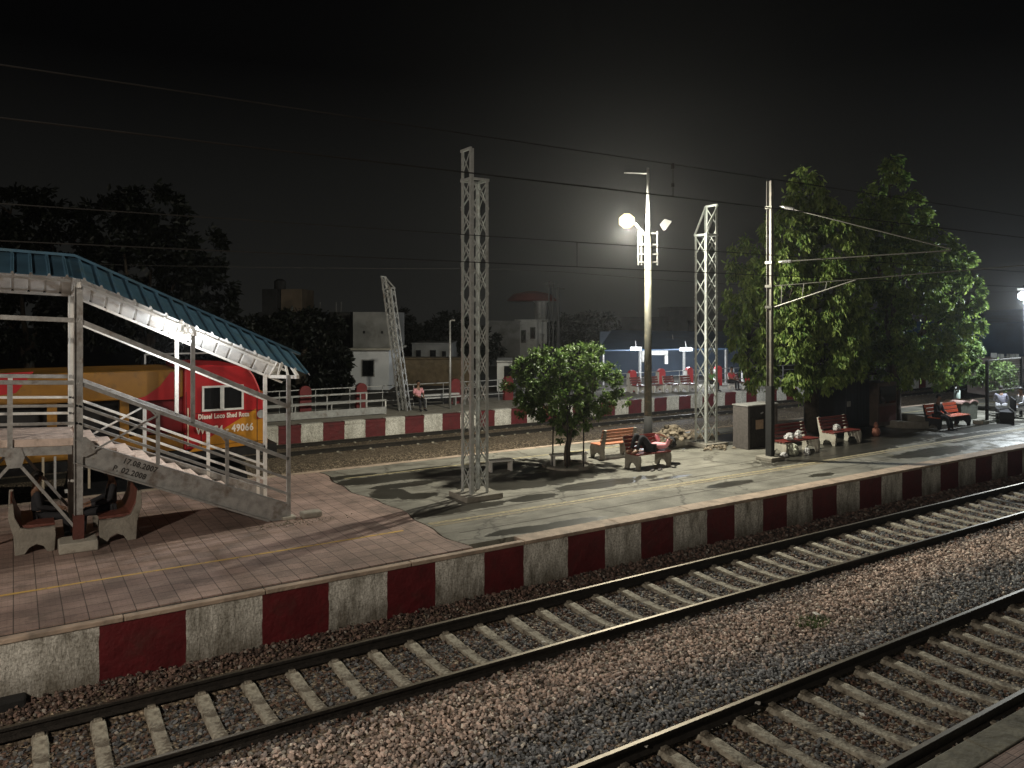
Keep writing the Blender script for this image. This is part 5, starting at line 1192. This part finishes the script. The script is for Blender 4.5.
def plainhouse(label, px0, px1, y0, D, m, wins=(), depth=8, base=-.2):
    t = thing('building', label, 'building', (0, 0, 0), 0, 'dim buildings along the horizon')
    cambox(MB(), px0, px1, y0, 400, D, depth, base).build('wall', m, t); cambox(MB(), px0 - .5, px1 + .5, y0 - 1.2, y0 - .05, D - .3, depth + .6).build('parapet', m, t)
    for (u, v, w_, h_) in wins:
        w = cambox(MB(), u, u + w_, v, v + h_, D - .05, .1).build('window', M['dark'], t); cambox(MB(), u + .4, u + w_ - .4, v + .4, v + h_ - .4, D - .12, .04).build('pane', M['glass'], w)
    return t
plainhouse('low grey shop row with a round dish right of the leaning mast', 412, 452, 344, 56, M['wallgrey'], ((416, 350, 5, 8), (430, 350, 6, 9), (442, 351, 4, 8)))
plainhouse('long dull brown wall behind the slim lamp post', 392, 470, 359, 50, M['brick'], (), 1)
plainhouse('grey warehouse between the front lattice mast and the tank house', 486, 520, 322, 70, M['wallgrey'])
plainhouse('low white gateway house left of the small tree', 497, 512, 362, 46, M['wallwhite'], ((504, 366, 8, 20),), 3)
plainhouse('dim block with a flat top above the dark treetops', 581, 600, 313, 95, M['dark'])
plainhouse('dim long block above the blue shed', 630, 668, 318, 100, M['dark'])
plainhouse('tallest dim block left of the silver lattice mast', 671, 700, 308, 98, M['dark'])
plainhouse('dim low block behind the silver lattice mast', 700, 745, 322, 92, M['dark'])
plainhouse('dark low block right of the leaning mast', 440, 500, 334, 80, M['dark'])
# blue shed with tube lights
t = thing('blue_shed', 'open fronted shed with a dark blue roof and lit tubes behind the far platform', 'shed')
mb = MB(); A, B = at(598, 350, 50), at(612, 330, 58); C_, D_ = at(742, 332, 58), at(745, 348, 50)
vs = [A, D_, C_, B]; mb.add([tuple(v) for v in vs] + [(v.x, v.y, v.z - .08) for v in vs], [(0, 1, 2, 3), (7, 6, 5, 4), (0, 4, 5, 1), (1, 5, 6, 2), (2, 6, 7, 3), (3, 7, 4, 0)]); mb.build('roof', M['bluesheet'], t)
cambox(MB(), 600, 745, 331.5, 400, 58.2, .3, -.2).build('back_wall', mat('dark_blue_wall', (.04, .06, .09), .8, 0, .25, .6), t)
for u in (603, 640, 684, 726): a = at(u, 349.5, 50.3); MB().bar((a.x, a.y, -.15), tuple(a), .12, .12).build('post', M['galv'], t)
cambox(MB(), 641, 668, 350.5, 355, 51.0, .25).build('beam', M['wallwhite'], t); cambox(MB(), 665, 668, 355.3, 364, 51, .25).build('bracket', M['wallwhite'], t); cambox(MB(), 641, 644, 355.3, 362, 51, .25).build('bracket', M['wallwhite'], t)
for k, (lab, u, v, D_, wpx) in enumerate((('bright tube lamp left of the lit pole under the blue shed', 636, 349, 48.5, 12), ('bright tube lamp against the silver lattice mast under the blue shed', 686, 349.5, 48.5, 14), ('higher tube lamp midway between the pole and the silver lattice mast', 673, 342, 54, 11), ('faint far tube lamp behind the large tree edge', 727, 341, 56, 5))):
    c = at(u, v, D_); t = thing('tube_light', lab, 'lamp', c, -math.atan2(CS, SN), 'tube lamps of the blue shed'); L_ = wpx * D_ / F / 2.3
    MB().tube([(-L_, 0, 0), (L_, 0, 0)], .07 if k < 3 else .04, 8).build('tube', emit('shed_tube_glow', (.86, .93, 1), 22 if k < 3 else 6), t); MB().box(-L_ - .05, L_ + .05, -.05, .05, .11, .15).build('housing', M['dark'], t)
    MB().bar((0, 0, .16), (0, .2, .5), .04, .04).build('hanger', M['galv'], t)
    if k < 3: light('shed_tube_light', 'POINT', (c.x - CS * .3, c.y - SN * .3, c.z - .15), 330, (.88, .94, 1), .25)
# right hand shed, wall and yard lamp
t = thing('blue_shed', 'wide dark blue shed wall lit by the yard lamp at the right edge', 'shed')
cambox(MB(), 940, 1100, 322, 400, 54, 6, -.2).build('wall', M['bluesheet'], t)
mb = MB(); vs = [at(935, 325, 53), at(1110, 318, 53), at(1110, 306, 58), at(940, 312, 58)]; mb.add([tuple(v) for v in vs] + [(v.x, v.y, v.z - .1) for v in vs], [(0, 1, 2, 3), (7, 6, 5, 4), (0, 4, 5, 1), (1, 5, 6, 2), (2, 6, 7, 3), (3, 7, 4, 0)]); mb.build('roof', M['bluesheet'], t)
t = thing('stall', 'pale walled stall with stacked ledges behind the wire mesh screen', 'stall')
cambox(MB(), 988, 1060, 358, 400, 44, 2, -.2).build('wall', mat('pinkish_stall_wall', (.22, .18, .16), .8, 0, .2, 1.5), t)
for v in (369, 383): cambox(MB(), 986, 1062, v, v + 3, 43.5, .6).build('ledge', M['dark'], t)
for u in (994, 1001, 1010, 1016): cambox(MB(), u, u + 3, 352 + (u % 3), 357.8, 44.3, .3).build('roof_block', M['wallwhite'], t)
t = thing('yard_lamp', 'glaring yard lamp on a post just past the right edge', 'lamp', (36.45, 15.95, 0))
MB().tube([(.5, .2, 0), (.5, .2, 5.5), (.1, .05, 5.6)], .05, 8).build('post', M['black'], t); MB().box(-.2, .2, -.1, .2, 5.4, 5.5).build('lamp_head', M['galv'], t)
MB().tube([(0, 0, 4.98), (0, 0, 5.06), (0, 0, 5.26), (0, 0, 5.36)], [.12, .24, .24, .12], 14).build('bulb', emit('yard_lamp_glow', (.85, .95, 1), 3), t, smooth=True)

# thin night haze
hz = MB().box(-60, 240, -60, 190, -2.3, 45).build('haze', None) if False else None
hm = bpy.data.materials.new('night_haze'); hm.use_nodes = True; n, l = hm.node_tree.nodes, hm.node_tree.links
for x in list(n):
    if x.type == 'BSDF_PRINCIPLED': n.remove(x)
pv = n.new('ShaderNodeVolumePrincipled'); pv.inputs['Density'].default_value = .00042; pv.inputs['Color'].default_value = (.9, .92, .95, 1); pv.inputs['Anisotropy'].default_value = .8
l.new(pv.outputs[0], n['Material Output'].inputs['Volume'])
tag(MB().box(-320, 520, -220, 520, -2.3, 45).build('haze', hm), kind='stuff')
